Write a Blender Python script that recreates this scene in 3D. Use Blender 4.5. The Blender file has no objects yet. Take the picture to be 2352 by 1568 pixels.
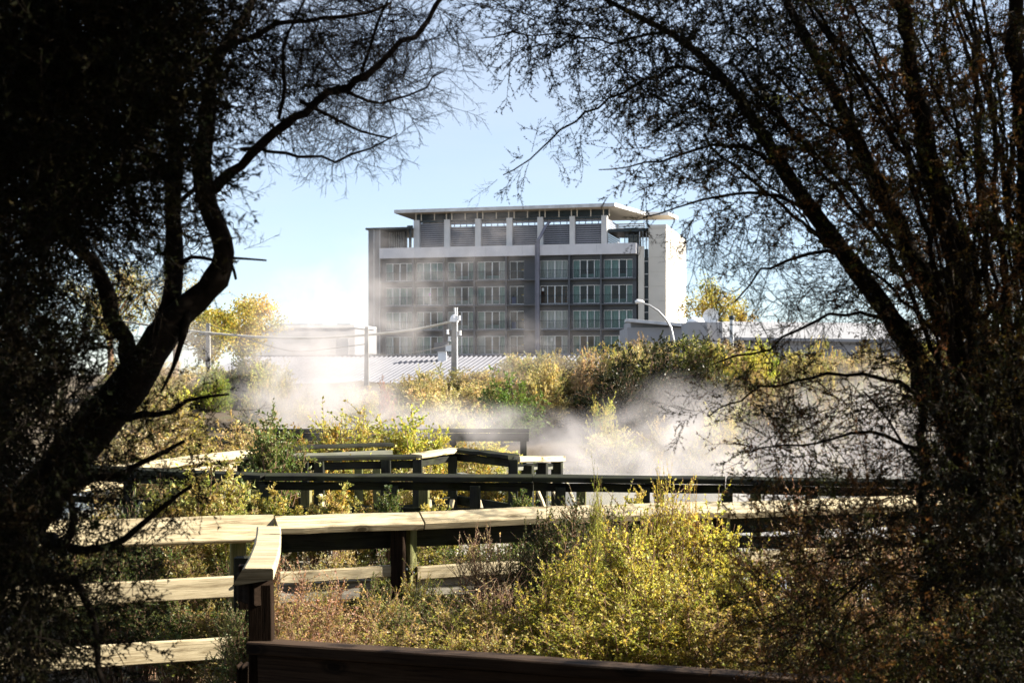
import bpy, math, random
import numpy as np
from mathutils import Vector, Matrix

# ------------------------------------------------------------------ camera, sky, sun, exposure
SC = bpy.context.scene
COL = SC.collection
F = 50.0 / 36.0 * 2352.0          # focal length in units of a 2352-wide frame
CX, YH, EYE = 1176.0, 860.0, 1.75

cam_d = bpy.data.cameras.new('camera')
cam_d.lens = 50.0; cam_d.sensor_width = 36.0
cam_d.shift_y = (YH - 784.0) / 2352.0
cam_d.clip_start = 0.05; cam_d.clip_end = 6000
cam_d.dof.use_dof = True; cam_d.dof.focus_distance = 13.0; cam_d.dof.aperture_fstop = 7.1
cam = bpy.data.objects.new('camera', cam_d); COL.objects.link(cam)
cam.location = (0, 0, EYE); cam.rotation_euler = (math.radians(90), 0, 0)
SC.camera = cam

SUN_AZ, SUN_EL = math.radians(2.0), math.radians(27.0)      # azimuth: from +X towards +Y
SUN_DIR = Vector((math.cos(SUN_AZ) * math.cos(SUN_EL), math.sin(SUN_AZ) * math.cos(SUN_EL), math.sin(SUN_EL)))
w = bpy.data.worlds.new('World'); SC.world = w; w.use_nodes = True
wn = w.node_tree; wn.nodes.clear()
sky = wn.nodes.new('ShaderNodeTexSky'); sky.sky_type = 'NISHITA'; sky.sun_disc = False
sky.sun_elevation = SUN_EL; sky.sun_rotation = math.radians(90) - SUN_AZ
sky.altitude = 300; sky.air_density = 0.8; sky.dust_density = 0.15; sky.ozone_density = 3.0
bg = wn.nodes.new('ShaderNodeBackground'); bg.inputs[1].default_value = 0.061
wo = wn.nodes.new('ShaderNodeOutputWorld')
veil = wn.nodes.new('ShaderNodeMix'); veil.data_type = 'RGBA'          # thin high cirrus over the whole dome
vt = wn.nodes.new('ShaderNodeTexCoord'); vm = wn.nodes.new('ShaderNodeMapping'); vm.inputs['Scale'].default_value = (1, 1, 3.5)
vn = wn.nodes.new('ShaderNodeTexNoise'); vn.inputs['Scale'].default_value = 2.2; vn.inputs['Detail'].default_value = 7; vn.inputs['Roughness'].default_value = .6
vr = wn.nodes.new('ShaderNodeMapRange'); vr.inputs[1].default_value = .3; vr.inputs[2].default_value = .75; vr.inputs[3].default_value = .32; vr.inputs[4].default_value = .62
wn.links.new(vt.outputs['Generated'], vm.inputs[0]); wn.links.new(vm.outputs[0], vn.inputs['Vector']); wn.links.new(vn.outputs[0], vr.inputs[0])
wn.links.new(vr.outputs[0], veil.inputs[0]); wn.links.new(sky.outputs[0], veil.inputs[6]); veil.inputs[7].default_value = (3.9, 4.1, 4.3, 1)
wn.links.new(veil.outputs[2], bg.inputs[0]); wn.links.new(bg.outputs[0], wo.inputs[0])
sun_d = bpy.data.lights.new('sun', 'SUN'); sun_d.energy = 5.0; sun_d.angle = math.radians(0.5)
sun_d.color = (1.0, 0.91, 0.76)
sun = bpy.data.objects.new('sun', sun_d); COL.objects.link(sun)
sun.rotation_euler = SUN_DIR.to_track_quat('Z', 'Y').to_euler()
sun.location = (30, 0, 30)
SC.view_settings.view_transform = 'Standard'; SC.view_settings.look = 'None'
SC.view_settings.exposure = 1.95; SC.view_settings.gamma = 1.0
SC.cycles.max_bounces = 6; SC.cycles.diffuse_bounces = 3; SC.cycles.transparent_max_bounces = 16
SC.cycles.volume_bounces = 1; SC.cycles.volume_max_steps = 96; SC.cycles.volume_step_rate = 1.0
SC.cycles.use_denoising = True

# ------------------------------------------------------------------ helpers
rng = np.random.default_rng(7)
R = math.radians
def P(x, y, D):
    """world point seen at (x, y) of the 2352 x 1568 frame, D metres away"""
    return Vector(((x - CX) / F * D, D, EYE - (y - YH) / F * D))
def tag(o, label=None, cat=None, group=None, kind=None):
    if label: o['label'] = label
    if cat: o['category'] = cat
    if group: o['group'] = group
    if kind: o['kind'] = kind
    return o
def empty(name, loc=(0, 0, 0), rz=0.0):
    o = bpy.data.objects.new(name, None); COL.objects.link(o)
    o.location = loc; o.rotation_euler = (0, 0, rz); o.empty_display_size = 0.2
    return o
def link(name, me, mat=None, parent=None, loc=None, mtx=None):
    o = bpy.data.objects.new(name, me); COL.objects.link(o)
    if mat is not None and len(me.materials) == 0: me.materials.append(mat)
    if parent is not None: o.parent = parent
    if loc is not None: o.location = loc
    if mtx is not None: o.matrix_basis = mtx
    return o
def mesh(name, verts, faces, mat=None, smooth=False):
    me = bpy.data.meshes.new(name); me.from_pydata([tuple(v) for v in verts], [], faces)
    if mat is not None: me.materials.append(mat)
    if smooth: me.polygons.foreach_set('use_smooth', [True] * len(me.polygons))
    me.update(); return me
def mesh_np(name, verts, quads, mat=None, col=None, smooth=False):
    """verts (n,3), quads (m,4) int; col (n,3) optional leaf tint"""
    me = bpy.data.meshes.new(name)
    n, m = len(verts), len(quads)
    me.vertices.add(n); me.vertices.foreach_set('co', np.asarray(verts, np.float32).ravel())
    quads = np.asarray(quads, np.int32); w_ = quads.shape[1]
    me.loops.add(m * w_); me.loops.foreach_set('vertex_index', quads.ravel())
    me.polygons.add(m)
    me.polygons.foreach_set('loop_start', np.arange(0, m * w_, w_, dtype=np.int32))
    if smooth: me.polygons.foreach_set('use_smooth', np.ones(m, bool))
    me.update(calc_edges=True)
    if col is not None:
        a = me.color_attributes.new('tint', 'FLOAT_COLOR', 'POINT')
        c = np.ones((n, 4), np.float32); c[:, :3] = col
        a.data.foreach_set('color', c.ravel())
    if mat is not None: me.materials.append(mat)
    return me
def box_vf(x0, x1, y0, y1, z0, z1):
    v = [(x0,y0,z0),(x1,y0,z0),(x1,y1,z0),(x0,y1,z0),(x0,y0,z1),(x1,y0,z1),(x1,y1,z1),(x0,y1,z1)]
    f = [(0,3,2,1),(4,5,6,7),(0,1,5,4),(1,2,6,5),(2,3,7,6),(3,0,4,7)]
    return v, f
def boxes(name, lst, mat, parent=None):
    V, Fc = [], []
    for b in lst:
        v, f = box_vf(*b); k = len(V); V += v; Fc += [tuple(i + k for i in q) for q in f]
    return link(name, mesh(name, V, Fc, mat), None, parent)
def box(name, b, mat, parent=None): return boxes(name, [b], mat, parent)
def loft(name, sections, mat, closed_ends=True, smooth=False):
    n = len(sections[0]); V = [p for s in sections for p in s]; Fc = []
    for i in range(len(sections) - 1):
        for j in range(n):
            a, b = i*n + j, i*n + (j+1) % n
            Fc.append((a, b, b + n, a + n))
    if closed_ends:
        Fc.append(tuple(range(n - 1, -1, -1))); Fc.append(tuple(range((len(sections)-1)*n, len(sections)*n)))
    return mesh(name, V, Fc, mat, smooth)
def board_mesh(L, W, H, mat, seed=0, wob=0.0025, ch=0.006, n=7):
    """plank along +X from 0 to L, W across (Y), H high (Z), chamfered and slightly uneven"""
    r = np.random.default_rng(seed); a, b = W/2, H/2; ch = min(ch, a*.4, b*.4)
    S = []
    for i in range(n):
        x = L * i / (n - 1); oy, oz = r.normal(0, wob, 2); k = 1 + r.normal(0, wob * 3)
        e = 0.0 if 0 < i < n-1 else r.normal(0, .002)
        S.append([(x + e, oy + py*k, oz + pz*k) for py, pz in ((-a+ch,-b),(a-ch,-b),(a,-b+ch),(a,b-ch),(a-ch,b),(-a+ch,b),(-a,b-ch),(-a,-b+ch))])
    return loft('board', S, mat)
_bseed = [0]
def board(name, p0, p1, W, H, mat, parent, roll=0.0, wob=0.0025, n=7):
    """a real plank between two points; its own X axis runs along the grain"""
    p0, p1 = Vector(p0), Vector(p1); d = p1 - p0; L = d.length; x = d.normalized()
    up = Vector((0, 0, 1)) if abs(x.z) < 0.95 else Vector((0, 1, 0))
    y = up.cross(x).normalized(); z = x.cross(y)
    M = Matrix((x, y, z)).transposed().to_4x4() @ Matrix.Rotation(roll, 4, 'X')
    M.translation = p0 - (parent.location if parent is not None else Vector())
    _bseed[0] += 1
    return link(name, board_mesh(L, W, H, mat, _bseed[0], wob, n=n), None, parent, mtx=M)
def tube_np(pts, rad, sides=6):
    pts = np.asarray(pts, float); n = len(pts); rad = np.broadcast_to(np.asarray(rad, float), (n,))
    t = np.gradient(pts, axis=0); t /= np.linalg.norm(t, axis=1)[:, None] + 1e-9
    s = np.zeros_like(t); r0_ = np.array([1., 0, 0]) if abs(t[0, 2]) > .8 else np.array([0, 0, 1.]); q = np.cross(t[0], r0_); s[0] = q / (np.linalg.norm(q) + 1e-9)
    for i in range(1, n):
        q = s[i-1] - t[i]*np.dot(s[i-1], t[i]); s[i] = q / (np.linalg.norm(q) + 1e-9)
    u = np.cross(s, t)
    a = np.linspace(0, 2*np.pi, sides, endpoint=False)
    V = pts[:, None, :] + rad[:, None, None] * (np.cos(a)[None, :, None]*s[:, None, :] + np.sin(a)[None, :, None]*u[:, None, :])
    i = np.arange(n-1)[:, None]; j = np.arange(sides)[None, :]; k = (j + 1) % sides
    Q = np.stack([i*sides + j, i*sides + k, (i+1)*sides + k, (i+1)*sides + j], -1).reshape(-1, 4)
    return V.reshape(-1, 3), Q
def merge(parts):
    V, Q, k = [], [], 0
    for v, q in parts: V.append(v); Q.append(q + k); k += len(v)
    return np.concatenate(V), np.concatenate(Q)
def spline(pts, step=0.05):
    """Catmull-Rom through rows of (x, y, z, r)"""
    p = np.asarray(pts, float); p = np.vstack([2*p[0]-p[1], p, 2*p[-1]-p[-2]]); out = []
    for i in range(1, len(p)-2):
        m = max(2, int(np.linalg.norm(p[i+1, :3]-p[i, :3]) / step)); t = np.linspace(0, 1, m, endpoint=False)[:, None]
        out.append(.5*((2*p[i]) + (-p[i-1]+p[i+1])*t + (2*p[i-1]-5*p[i]+4*p[i+1]-p[i+2])*t**2 + (-p[i-1]+3*p[i]-3*p[i+1]+p[i+2])*t**3))
    out.append(p[-2:-1]); return np.vstack(out)

# ------------------------------------------------------------------ materials
def new_mat(name):
    m = bpy.data.materials.new(name); m.use_nodes = True; nt = m.node_tree
    return m, nt, nt.nodes['Principled BSDF'], nt.nodes['Material Output']
def ramp(nt, fac, stops):
    r = nt.nodes.new('ShaderNodeValToRGB'); e = r.color_ramp.elements
    while len(e) < len(stops): e.new(.5)
    for k, (p, c) in zip(e, stops): k.position = p; k.color = (*c, 1)
    nt.links.new(fac, r.inputs[0]); return r.outputs[0]
def noise(nt, scale, detail=4, rough=.55, vec=None, sc3=None, dist=0.0, coord='Object'):
    tc = nt.nodes.new('ShaderNodeTexCoord'); v = tc.outputs[coord] if vec is None else vec
    if sc3 is not None:
        mp = nt.nodes.new('ShaderNodeMapping'); mp.inputs['Scale'].default_value = sc3; nt.links.new(v, mp.inputs[0]); v = mp.outputs[0]
    n = nt.nodes.new('ShaderNodeTexNoise'); n.inputs['Scale'].default_value = scale; n.inputs['Detail'].default_value = detail
    n.inputs['Roughness'].default_value = rough; n.inputs['Distortion'].default_value = dist
    nt.links.new(v, n.inputs['Vector']); return n.outputs[0]
def math_n(nt, op, a, b=None):
    n = nt.nodes.new('ShaderNodeMath'); n.operation = op
    for i, q in enumerate((a, b)):
        if q is None: continue
        if isinstance(q, (int, float)): n.inputs[i].default_value = q
        else: nt.links.new(q, n.inputs[i])
    return n.outputs[0]
def mixc(nt, fac, a, b, mode='MIX'):
    n = nt.nodes.new('ShaderNodeMix'); n.data_type = 'RGBA'; n.blend_type = mode
    for sock, q in ((n.inputs[0], fac), (n.inputs[6], a), (n.inputs[7], b)):
        if isinstance(q, (int, float)): sock.default_value = q
        elif isinstance(q, tuple): sock.default_value = (*q, 1)
        else: nt.links.new(q, sock)
    return n.outputs[2]
def bump(nt, bs, h, strength=.3, dist=.01):
    b = nt.nodes.new('ShaderNodeBump'); b.inputs['Strength'].default_value = strength; b.inputs['Distance'].default_value = dist
    nt.links.new(h, b.inputs['Height']); nt.links.new(b.outputs[0], bs.inputs['Normal'])
def plain(name, c, rough=.7, var=.15, scale=3.0, metal=0.0, spec=.4):
    m, nt, bs, o = new_mat(name)
    f = noise(nt, scale, 5); a = tuple(x*(1-var) for x in c); b = tuple(min(1, x*(1+var)) for x in c)
    nt.links.new(ramp(nt, f, [(.3, a), (.7, b)]), bs.inputs['Base Color'])
    bs.inputs['Roughness'].default_value = rough; bs.inputs['Metallic'].default_value = metal
    bs.inputs['Specular IOR Level'].default_value = spec
    return m
def wood(name, light, dark, algae=0.0, knots=True, rough=.85, spec=.15):
    m, nt, bs, o = new_mat(name)
    oi = nt.nodes.new('ShaderNodeObjectInfo'); tc = nt.nodes.new('ShaderNodeTexCoord')
    vadd = nt.nodes.new('ShaderNodeVectorMath'); vadd.operation = 'MULTIPLY_ADD'
    cmb = nt.nodes.new('ShaderNodeCombineXYZ'); rnd = math_n(nt, 'MULTIPLY', oi.outputs['Random'], 37.0)
    for i in range(3): nt.links.new(rnd, cmb.inputs[i])
    vadd.inputs[1].default_value = (1, 1, 1); nt.links.new(tc.outputs['Object'], vadd.inputs[0]); nt.links.new(cmb.outputs[0], vadd.inputs[2])
    v = vadd.outputs[0]
    g = noise(nt, 9, 6, .6, v, (.28, 6.0, 6.0), 1.2)
    g2 = noise(nt, 60, 3, .6, v, (.12, 3.0, 3.0))
    blot = noise(nt, 2.2, 3, .5, v, (.6, 1.5, 1.5))
    c = ramp(nt, g, [(.33, dark), (.52, light), (.72, tuple(.5*(a+b) for a, b in zip(light, dark)))])
    c = mixc(nt, .35, c, ramp(nt, g2, [(.35, dark), (.65, light)]))
    c = mixc(nt, ramp(nt, blot, [(.45, (0,0,0)), (.75, (.5,.5,.5))]), c, tuple(.6*a for a in dark))
    stn = noise(nt, 3.0, 5, .65, v, (.35, 7.0, 7.0), 2.0)
    c = mixc(nt, ramp(nt, stn, [(.52, (0,0,0)), (.66, (.75,.75,.75))]), c, tuple(.55*a for a in dark))
    if knots:
        sx = nt.nodes.new('ShaderNodeSeparateXYZ'); nt.links.new(v, sx.inputs[0])
        cb = nt.nodes.new('ShaderNodeCombineXYZ'); nt.links.new(math_n(nt, 'MULTIPLY', sx.outputs[0], 2.6), cb.inputs[0])
        nt.links.new(math_n(nt, 'MULTIPLY', math_n(nt, 'ADD', sx.outputs[1], sx.outputs[2]), 5.0), cb.inputs[1])
        vo = nt.nodes.new('ShaderNodeTexVoronoi'); vo.voronoi_dimensions = '2D'; vo.inputs['Scale'].default_value = 1.0
        nt.links.new(cb.outputs[0], vo.inputs['Vector'])
        sc_ = nt.nodes.new('ShaderNodeSeparateColor'); nt.links.new(vo.outputs['Color'], sc_.inputs[0])
        on = math_n(nt, 'GREATER_THAN', sc_.outputs[0], .45)
        kf = ramp(nt, vo.outputs['Distance'], [(.0, (1,1,1)), (.07, (.9,.9,.9)), (.085, (.35,.35,.35)), (.12, (.7,.7,.7)), (.19, (0,0,0))])
        kb = nt.nodes.new('ShaderNodeRGBToBW'); nt.links.new(kf, kb.inputs[0])
        c = mixc(nt, math_n(nt, 'MULTIPLY', kb.outputs[0], on), c, tuple(.4*a for a in dark))
    if algae:
        af = ramp(nt, noise(nt, 5, 4, .6, v), [(.35, (0,0,0)), (.65, (algae,)*3)])
        c = mixc(nt, af, c, (.10, .12, .035))
    nt.links.new(c, bs.inputs['Base Color']); bs.inputs['Roughness'].default_value = rough
    bs.inputs['Specular IOR Level'].default_value = spec
    bump(nt, bs, g2, .5, .004)
    return m
def leaf_mat(name, gloss=.4, trans=.5):
    m, nt, bs, o = new_mat(name)
    at = nt.nodes.new('ShaderNodeAttribute'); at.attribute_name = 'tint'
    oi = nt.nodes.new('ShaderNodeObjectInfo')
    c = mixc(nt, 1.0, at.outputs['Color'], oi.outputs['Color'], 'MULTIPLY')
    nt.links.new(c, bs.inputs['Base Color']); bs.inputs['Roughness'].default_value = .45
    bs.inputs['Specular IOR Level'].default_value = gloss
    tr = nt.nodes.new('ShaderNodeBsdfTranslucent'); nt.links.new(mixc(nt, 1.0, c, (1.0, .92, .5), 'MULTIPLY'), tr.inputs[0])
    mx = nt.nodes.new('ShaderNodeMixShader'); mx.inputs[0].default_value = trans
    nt.links.new(bs.outputs[0], mx.inputs[1]); nt.links.new(tr.outputs[0], mx.inputs[2]); nt.links.new(mx.outputs[0], o.inputs[0])
    return m
def glass_mat(name, tint=(.72, .76, .75)):
    m, nt, bs, o = new_mat(name)
    t = nt.nodes.new('ShaderNodeBsdfTransparent'); t.inputs[0].default_value = (*tint, 1)
    g = nt.nodes.new('ShaderNodeBsdfGlossy'); g.inputs['Roughness'].default_value = .03; g.inputs[0].default_value = (.9, .9, .9, 1)
    fr = nt.nodes.new('ShaderNodeFresnel'); fr.inputs[0].default_value = 1.5
    mx = nt.nodes.new('ShaderNodeMixShader'); nt.links.new(math_n(nt, 'MULTIPLY', fr.outputs[0], .7), mx.inputs[0])
    nt.links.new(t.outputs[0], mx.inputs[1]); nt.links.new(g.outputs[0], mx.inputs[2]); nt.links.new(mx.outputs[0], o.inputs[0])
    return m
M = {}
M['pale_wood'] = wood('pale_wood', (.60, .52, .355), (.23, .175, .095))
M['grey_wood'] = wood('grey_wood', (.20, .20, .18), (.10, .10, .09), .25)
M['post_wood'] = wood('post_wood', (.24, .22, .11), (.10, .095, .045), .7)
M['shaded_wood'] = wood('shaded_wood', (.030, .030, .029), (.012, .012, .013), .15, spec=.03)  # railings out of the sun: their shade is put into the timber colour
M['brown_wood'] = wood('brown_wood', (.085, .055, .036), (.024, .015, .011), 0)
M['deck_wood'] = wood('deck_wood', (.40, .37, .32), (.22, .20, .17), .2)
M['deep_shade_wood'] = wood('deep_shade_wood', (.026, .017, .012), (.010, .007, .005), 0, spec=.03)  # near-black timber: shade on the posts is put into the colour
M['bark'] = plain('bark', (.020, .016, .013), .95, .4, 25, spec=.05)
M['stem'] = plain('stem', (.20, .125, .085), .9, .35, 20, spec=.1)
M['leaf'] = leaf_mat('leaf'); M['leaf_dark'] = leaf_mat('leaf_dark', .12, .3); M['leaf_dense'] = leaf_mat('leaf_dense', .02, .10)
M['white_wall'] = plain('white_wall', (.32, .32, .335), .8, .06, .6)
M['tower_wall'] = plain('tower_wall', (.62, .58, .52), .8, .06, .5)
M['band'] = plain('band', (.62, .60, .62), .7, .10, .7)
M['dark_wall'] = plain('dark_wall', (.082, .088, .100), .6, .15, .8)
M['grey_panel'] = plain('grey_panel', (.12, .125, .135), .6, .12, .7)
M['louvre'] = plain('louvre', (.21, .21, .235), .5, .12, 1.5)
M['soffit'] = plain('soffit', (.62, .55, .46), .8, .06, .5)
M['column'] = plain('column', (.58, .57, .57), .8, .08, .8)
M['fascia'] = plain('fascia', (.55, .55, .56), .75, .22, 1.2)
M['frame_white'] = plain('frame_white', (.84, .84, .84), .5, .05, 2)
M['dark_metal'] = plain('dark_metal', (.03, .04, .045), .45, .2, 3, .3)
M['duct'] = plain('duct', (.15, .15, .19), .5, .15, 2)
M['glass'] = glass_mat('glass')
M['teal'] = plain('teal', (.30, .46, .43), .9, .2, 2.0)
M['sheer'] = plain('sheer', (.72, .72, .70), .9, .12, 3.0)
M['room'] = plain('room', (.16, .13, .11), .9, .4, .45)
M['timber_wall'] = plain('timber_wall', (.32, .16, .09), .8, .3, 1.5)
M['tin'] = plain('tin', (.155, .16, .185), .85, .10, .8, .0, .08)
M['concrete'] = plain('concrete', (.24, .235, .22), .85, .2, 4)
M['cable'] = plain('cable', (.50, .47, .40), .7, .1, 3)
M['wire'] = plain('wire', (.06, .06, .06), .6, .1, 3)
M['galv'] = plain('galv', (.45, .46, .48), .4, .1, 5, .6)
M['pink'] = plain('pink', (.5, .12, .45), .6, .1, 5)
M['paper'] = plain('paper', (.75, .75, .73), .8, .04, 5)
M['amber'] = plain('amber', (.75, .42, .05), .5, .1, 5)
M['blue_chair'] = plain('blue_chair', (.10, .14, .42), .8, .1, 5)

# ------------------------------------------------------------------ ground and water
def sstep(a, b, x): t = np.clip((x - a) / (b - a), 0, 1); return t*t*(3 - 2*t)
def ground_z(x, y):
    x = np.asarray(x, float); y = np.asarray(y, float)
    z = -0.02 - .25*sstep(5.6, 7.5, y) - .25*sstep(9, 13, y) - .75*sstep(15, 19, y + .35*np.clip(x, -20, 3))
    bank = sstep(36 - .12*np.clip(x, -5, 25), 62, y)
    z = z + bank * 2.6
    return z + .05*np.sin(x*1.3 + .7*y)*np.sin(y*.9 - .4*x)*np.clip(y/10, .2, 3)
def build_ground():
    ys = np.concatenate([np.linspace(-30, 0, 12), np.linspace(.6, 20, 60), np.linspace(21, 75, 60), np.geomspace(78, 5000, 30)])
    ts = np.linspace(-1.3, 1.3, 121)
    Y, T = np.meshgrid(ys, ts, indexing='ij'); X = T * (Y + 42)
    Z = ground_z(X, Y)
    V = np.stack([X, Y, Z], -1).reshape(-1, 3); n = len(ts)
    i = np.arange(len(ys)-1)[:, None]; j = np.arange(n-1)[None, :]
    Q = np.stack([i*n+j, i*n+j+1, (i+1)*n+j+1, (i+1)*n+j], -1).reshape(-1, 4)
    m, nt, bs, o = new_mat('soil')
    a = noise(nt, .9, 6); b = noise(nt, 14, 5)
    c = mixc(nt, b, ramp(nt, a, [(.35, (.085, .06, .04)), (.55, (.13, .10, .055)), (.7, (.09, .10, .035))]), (.05, .035, .022))
    nt.links.new(c, bs.inputs['Base Color']); bs.inputs['Roughness'].default_value = .95; bump(nt, bs, b, .8, .05)
    tag(link('ground', mesh_np('ground', V, Q, m, smooth=True)), kind='structure')
    m, nt, bs, o = new_mat('pond_water')
    bs.inputs['Base Color'].default_value = (.22, .23, .22, 1); bs.inputs['Roughness'].default_value = .12
    bump(nt, bs, noise(nt, 3.0, 4), .15, .02)
    V = [(-25, 14, -.82), (40, 14, -.82), (40, 52, -.82), (-25, 52, -.82)]
    tag(link('water', mesh('water', V, [(0, 1, 2, 3)], m)), kind='structure')
build_ground()

# ------------------------------------------------------------------ the hotel
BA = R(13.5); BC, BS = math.cos(BA), math.sin(BA); BO = (-.54, 160.88)
def U(px, ly=0.0):
    k = (px - CX) / F
    return (k * (BO[1] + ly*BC) - BO[0] - ly*BS) / (BC + k*BS)
def ZF(px, py, ly=0.0):
    Y = BO[1] - U(px, ly)*BS + ly*BC
    return EYE - (py - YH) / F * Y
GZ = 1.9
def build_hotel():
    h = empty('hotel_building', (BO[0], BO[1], 0), -BA)
    tag(h, 'six storey dark grey hotel with overhanging flat roof and white side tower', 'building')
    dw, pv = M['dark_wall'], M['grey_panel']
    x0, x1 = U(871), U(1457)
    zt = [14.62, 11.79, 8.96, 6.13]; wh = 2.05
    spans = [(886, 947), (957, 1017), (1029, 1088), (1097, 1160), (1171, 1204), (1241, 1304), (1316, 1378), (1387, 1453)]
    WL = .9                                    # wall plane
    us = [(U(a, WL), U(b, WL)) for a, b in spans]
    xl, xr = U(876, WL), U(1462, WL)
    # piers and spandrels
    edges = [xl] + [e for s in us for e in s] + [xr]
    for i in range(0, len(edges), 2):
        if i == 10: continue
        box('pier', (edges[i], edges[i+1], WL - .02, WL + .35, GZ, 15.0), dw, h)
    tops = [15.16] + [z - .62 + 0 for z in []]
    lv = [(15.2, zt[0])] + [(zt[i] - wh, zt[i+1]) for i in range(3)] + [(zt[3] - wh, GZ)]
    for a, b in lv:
        box('spandrel', (xl + .01, xr - .01, WL, WL + .33, b, a), dw, h)
    # weatherboards beside the duct
    z = 3.6; k = 0
    ux0, ux1 = us[4][1], us[5][0]
    bm = mesh('weatherboard', *[q for q in ([(ux0, WL-.09, 0), (ux1, WL-.09, 0), (ux1, WL-.03, .21), (ux0, WL-.03, .21), (ux0, WL+.2, 0), (ux1, WL+.2, 0), (ux1, WL+.2, .21), (ux0, WL+.2, .21)],
              [(0,1,2,3), (0,4,5,1), (3,2,6,7), (0,3,7,4), (1,5,6,2)])], dw)
    while z < 15.0:
        link('weatherboard', bm, None, h, (0, 0, z)); z += .212
    # balcony slabs, fins and railings
    edge_posts = [xl] + [(us[i][1] + us[i+1][0]) / 2 for i in range(7)] + [xr]
    for r in range(4):
        zb = zt[r] - wh - .05
        box('balcony_slab', (x0 + .1, xr, .12, WL, zb - .16, zb), M['dark_wall'], h)
        for i in range(8):
            if i == 4: a, b = us[4][0] - .1, us[4][1] + .05
            elif i == 5: a, b = us[5][0] - .1, edge_posts[6]
            else: a, b = edge_posts[i], edge_posts[i+1]
            L = [(a + .05, b - .05, .16, .20, zb + .93, zb + .975), (a + .05, b - .05, .165, .195, zb + .08, zb + .11)]
            n = int((b - a) / .14)
            L += [(a + .1 + q*(b-a-.2)/n, a + .118 + q*(b-a-.2)/n, .172, .19, zb + .11, zb + .93) for q in range(n + 1)]
            boxes('balcony_railing', L, M['dark_metal'], h)
    for e in edge_posts[1:5] + edge_posts[6:8]:
        box('balcony_fin', (e - .09, e + .09, .14, WL - .03, GZ, 15.1), M['dark_wall'], h)
    # windows
    cm = {}
    def curtain(wd, ht, mat, seed, parent, x, z, name='curtain'):
        n = max(8, int(wd / .05)); r = np.random.default_rng(seed); V = []
        ph = r.random()*6
        for i in range(n + 1):
            xx = wd*i/n; yy = .045*math.sin(xx*30 + ph + math.sin(xx*7)) + .02*math.sin(xx*71)
            V += [(xx, yy, 0), (xx, yy*.7, ht)]
        me = mesh('curtain', V, [(2*i, 2*i+2, 2*i+3, 2*i+1) for i in range(n)], mat)
        link(name, me, None, parent, (x, .3, z))
    fr = M['frame_white']
    style = {  # which panes have curtains: per row, per bay (0 none, 1 teal, 2 sheer) for four panes
      0: ['1001', '1111', '1001', '1002', '00', '2222', '1001', '1101'],
      1: ['1111', '1101', '1001', '1001', '00', '0303', '1001', '1001'],
      2: ['1111', '1001', '2001', '1001', '00', '2222', '1111', '1111'],
      3: ['2021', '1101', '1111', '2001', '00', '2202', '1001', '1101']}
    for r in range(4):
        for i, (a, b) in enumerate(us):
            wd = b - a; z0 = zt[r] - wh
            fm = fr
            pat = style[r][i]; n = len(pat)
            cuts = [0, wd*.26, wd*.53, wd*.79, wd] if n == 4 else [0, wd*.5, wd]
            t = .07 if i != 4 else .05
            L = [(0, wd, 0, .12, 0, .05), (0, wd, 0, .12, wh - .06, wh)]
            for q, c in enumerate(cuts):
                tt = t*1.6 if (n == 4 and q == 2) else (t if 0 < q < n else t*.7)
                if n == 4 and q in (0, 4): tt = .03
                c0 = min(max(c - tt/2, 0), wd - tt); L.append((c0, c0 + tt, .002, .118, .052, wh - .062))
            if n == 2: L.append((t, wd - t, .01, .11, wh*.45, wh*.45 + .03))
            wo_ = boxes('window', L, fm, h); wo_.location = (a, WL + .05, z0)
            if n == 4:
                hb = boxes('door_handle', [(cuts[2] - .09, cuts[2] - .03, -.05, .0, .95, 1.05)], M['galv'], wo_)
            for q in range(n):
                link('pane', mesh('pane', [(cuts[q] + .02, .06, .05), (cuts[q+1] - .02, .06, .05), (cuts[q+1] - .02, .06, wh - .06), (cuts[q] + .02, .06, wh - .06)], [(0, 1, 2, 3)], M['glass']), None, wo_)
                if pat[q] in '12':
                    wid = cuts[q+1] - cuts[q]
                    curtain(wid, wh - .1, M['teal'] if pat[q] == '1' else M['sheer'], r*40 + i*5 + q, wo_, cuts[q], .05)
            # the room behind
            rm = M['timber_wall'] if (i == 5 and r == 1) else M['room']
            V = [(0, .33, 0), (wd, .33, 0), (wd, .33, wh), (0, .33, wh), (.1, 3.2, 0), (wd-.1, 3.2, 0), (wd-.1, 3.2, wh), (.1, 3.2, wh)]
            link('room_interior', mesh('room_interior', V, [(4, 5, 6, 7), (0, 4, 7, 3), (5, 1, 2, 6), (0, 1, 5, 4), (3, 7, 6, 2)], rm), None, wo_)
            rr = np.random.default_rng(r*9 + i)
            if i in (2, 3, 6, 7, 1): box('bed', (.7, wd - .5, 1.3, 2.6, .02, .55), M['teal'] if i != 1 else M['sheer'], wo_)
            if i == 4:
                box('notice', (wd*.78, wd*.93, .25, .28, 1.02, 1.12), M['amber'], wo_)
                if r in (1, 2): box('chair_back', (.1, .55, .5, .9, .03, .85), M['blue_chair'], wo_)
            if i == 5 and r in (1, 3):
                box('notice', (wd*.05 if r == 1 else wd*.37, wd*.13 if r == 1 else wd*.46, .02, .045, 1.45, 1.8), M['paper'], wo_)
                if r == 1:
                    boxes('shelf', [(wd*.8, wd*.97, .9, 1.2, .1 + q*.36, .14 + q*.36) for q in range(5)] + [(wd*.79, wd*.8, .9, 1.2, .05, 1.7)], M['dark_metal'], wo_)
    hg = mesh('hanging_flower', [(-.09, 0, 0), (.09, 0, 0), (.12, .05, .2), (-.12, .05, .2), (0, 0, -.25), (0, -.06, .05)], [(4, 1, 5), (0, 4, 5), (0, 5, 3), (5, 1, 2), (5, 2, 3)], M['pink'])
    link('hanging_flower', hg, None, h, (us[1][0] + (us[1][1]-us[1][0])*.53, .6, 10.9))
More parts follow.
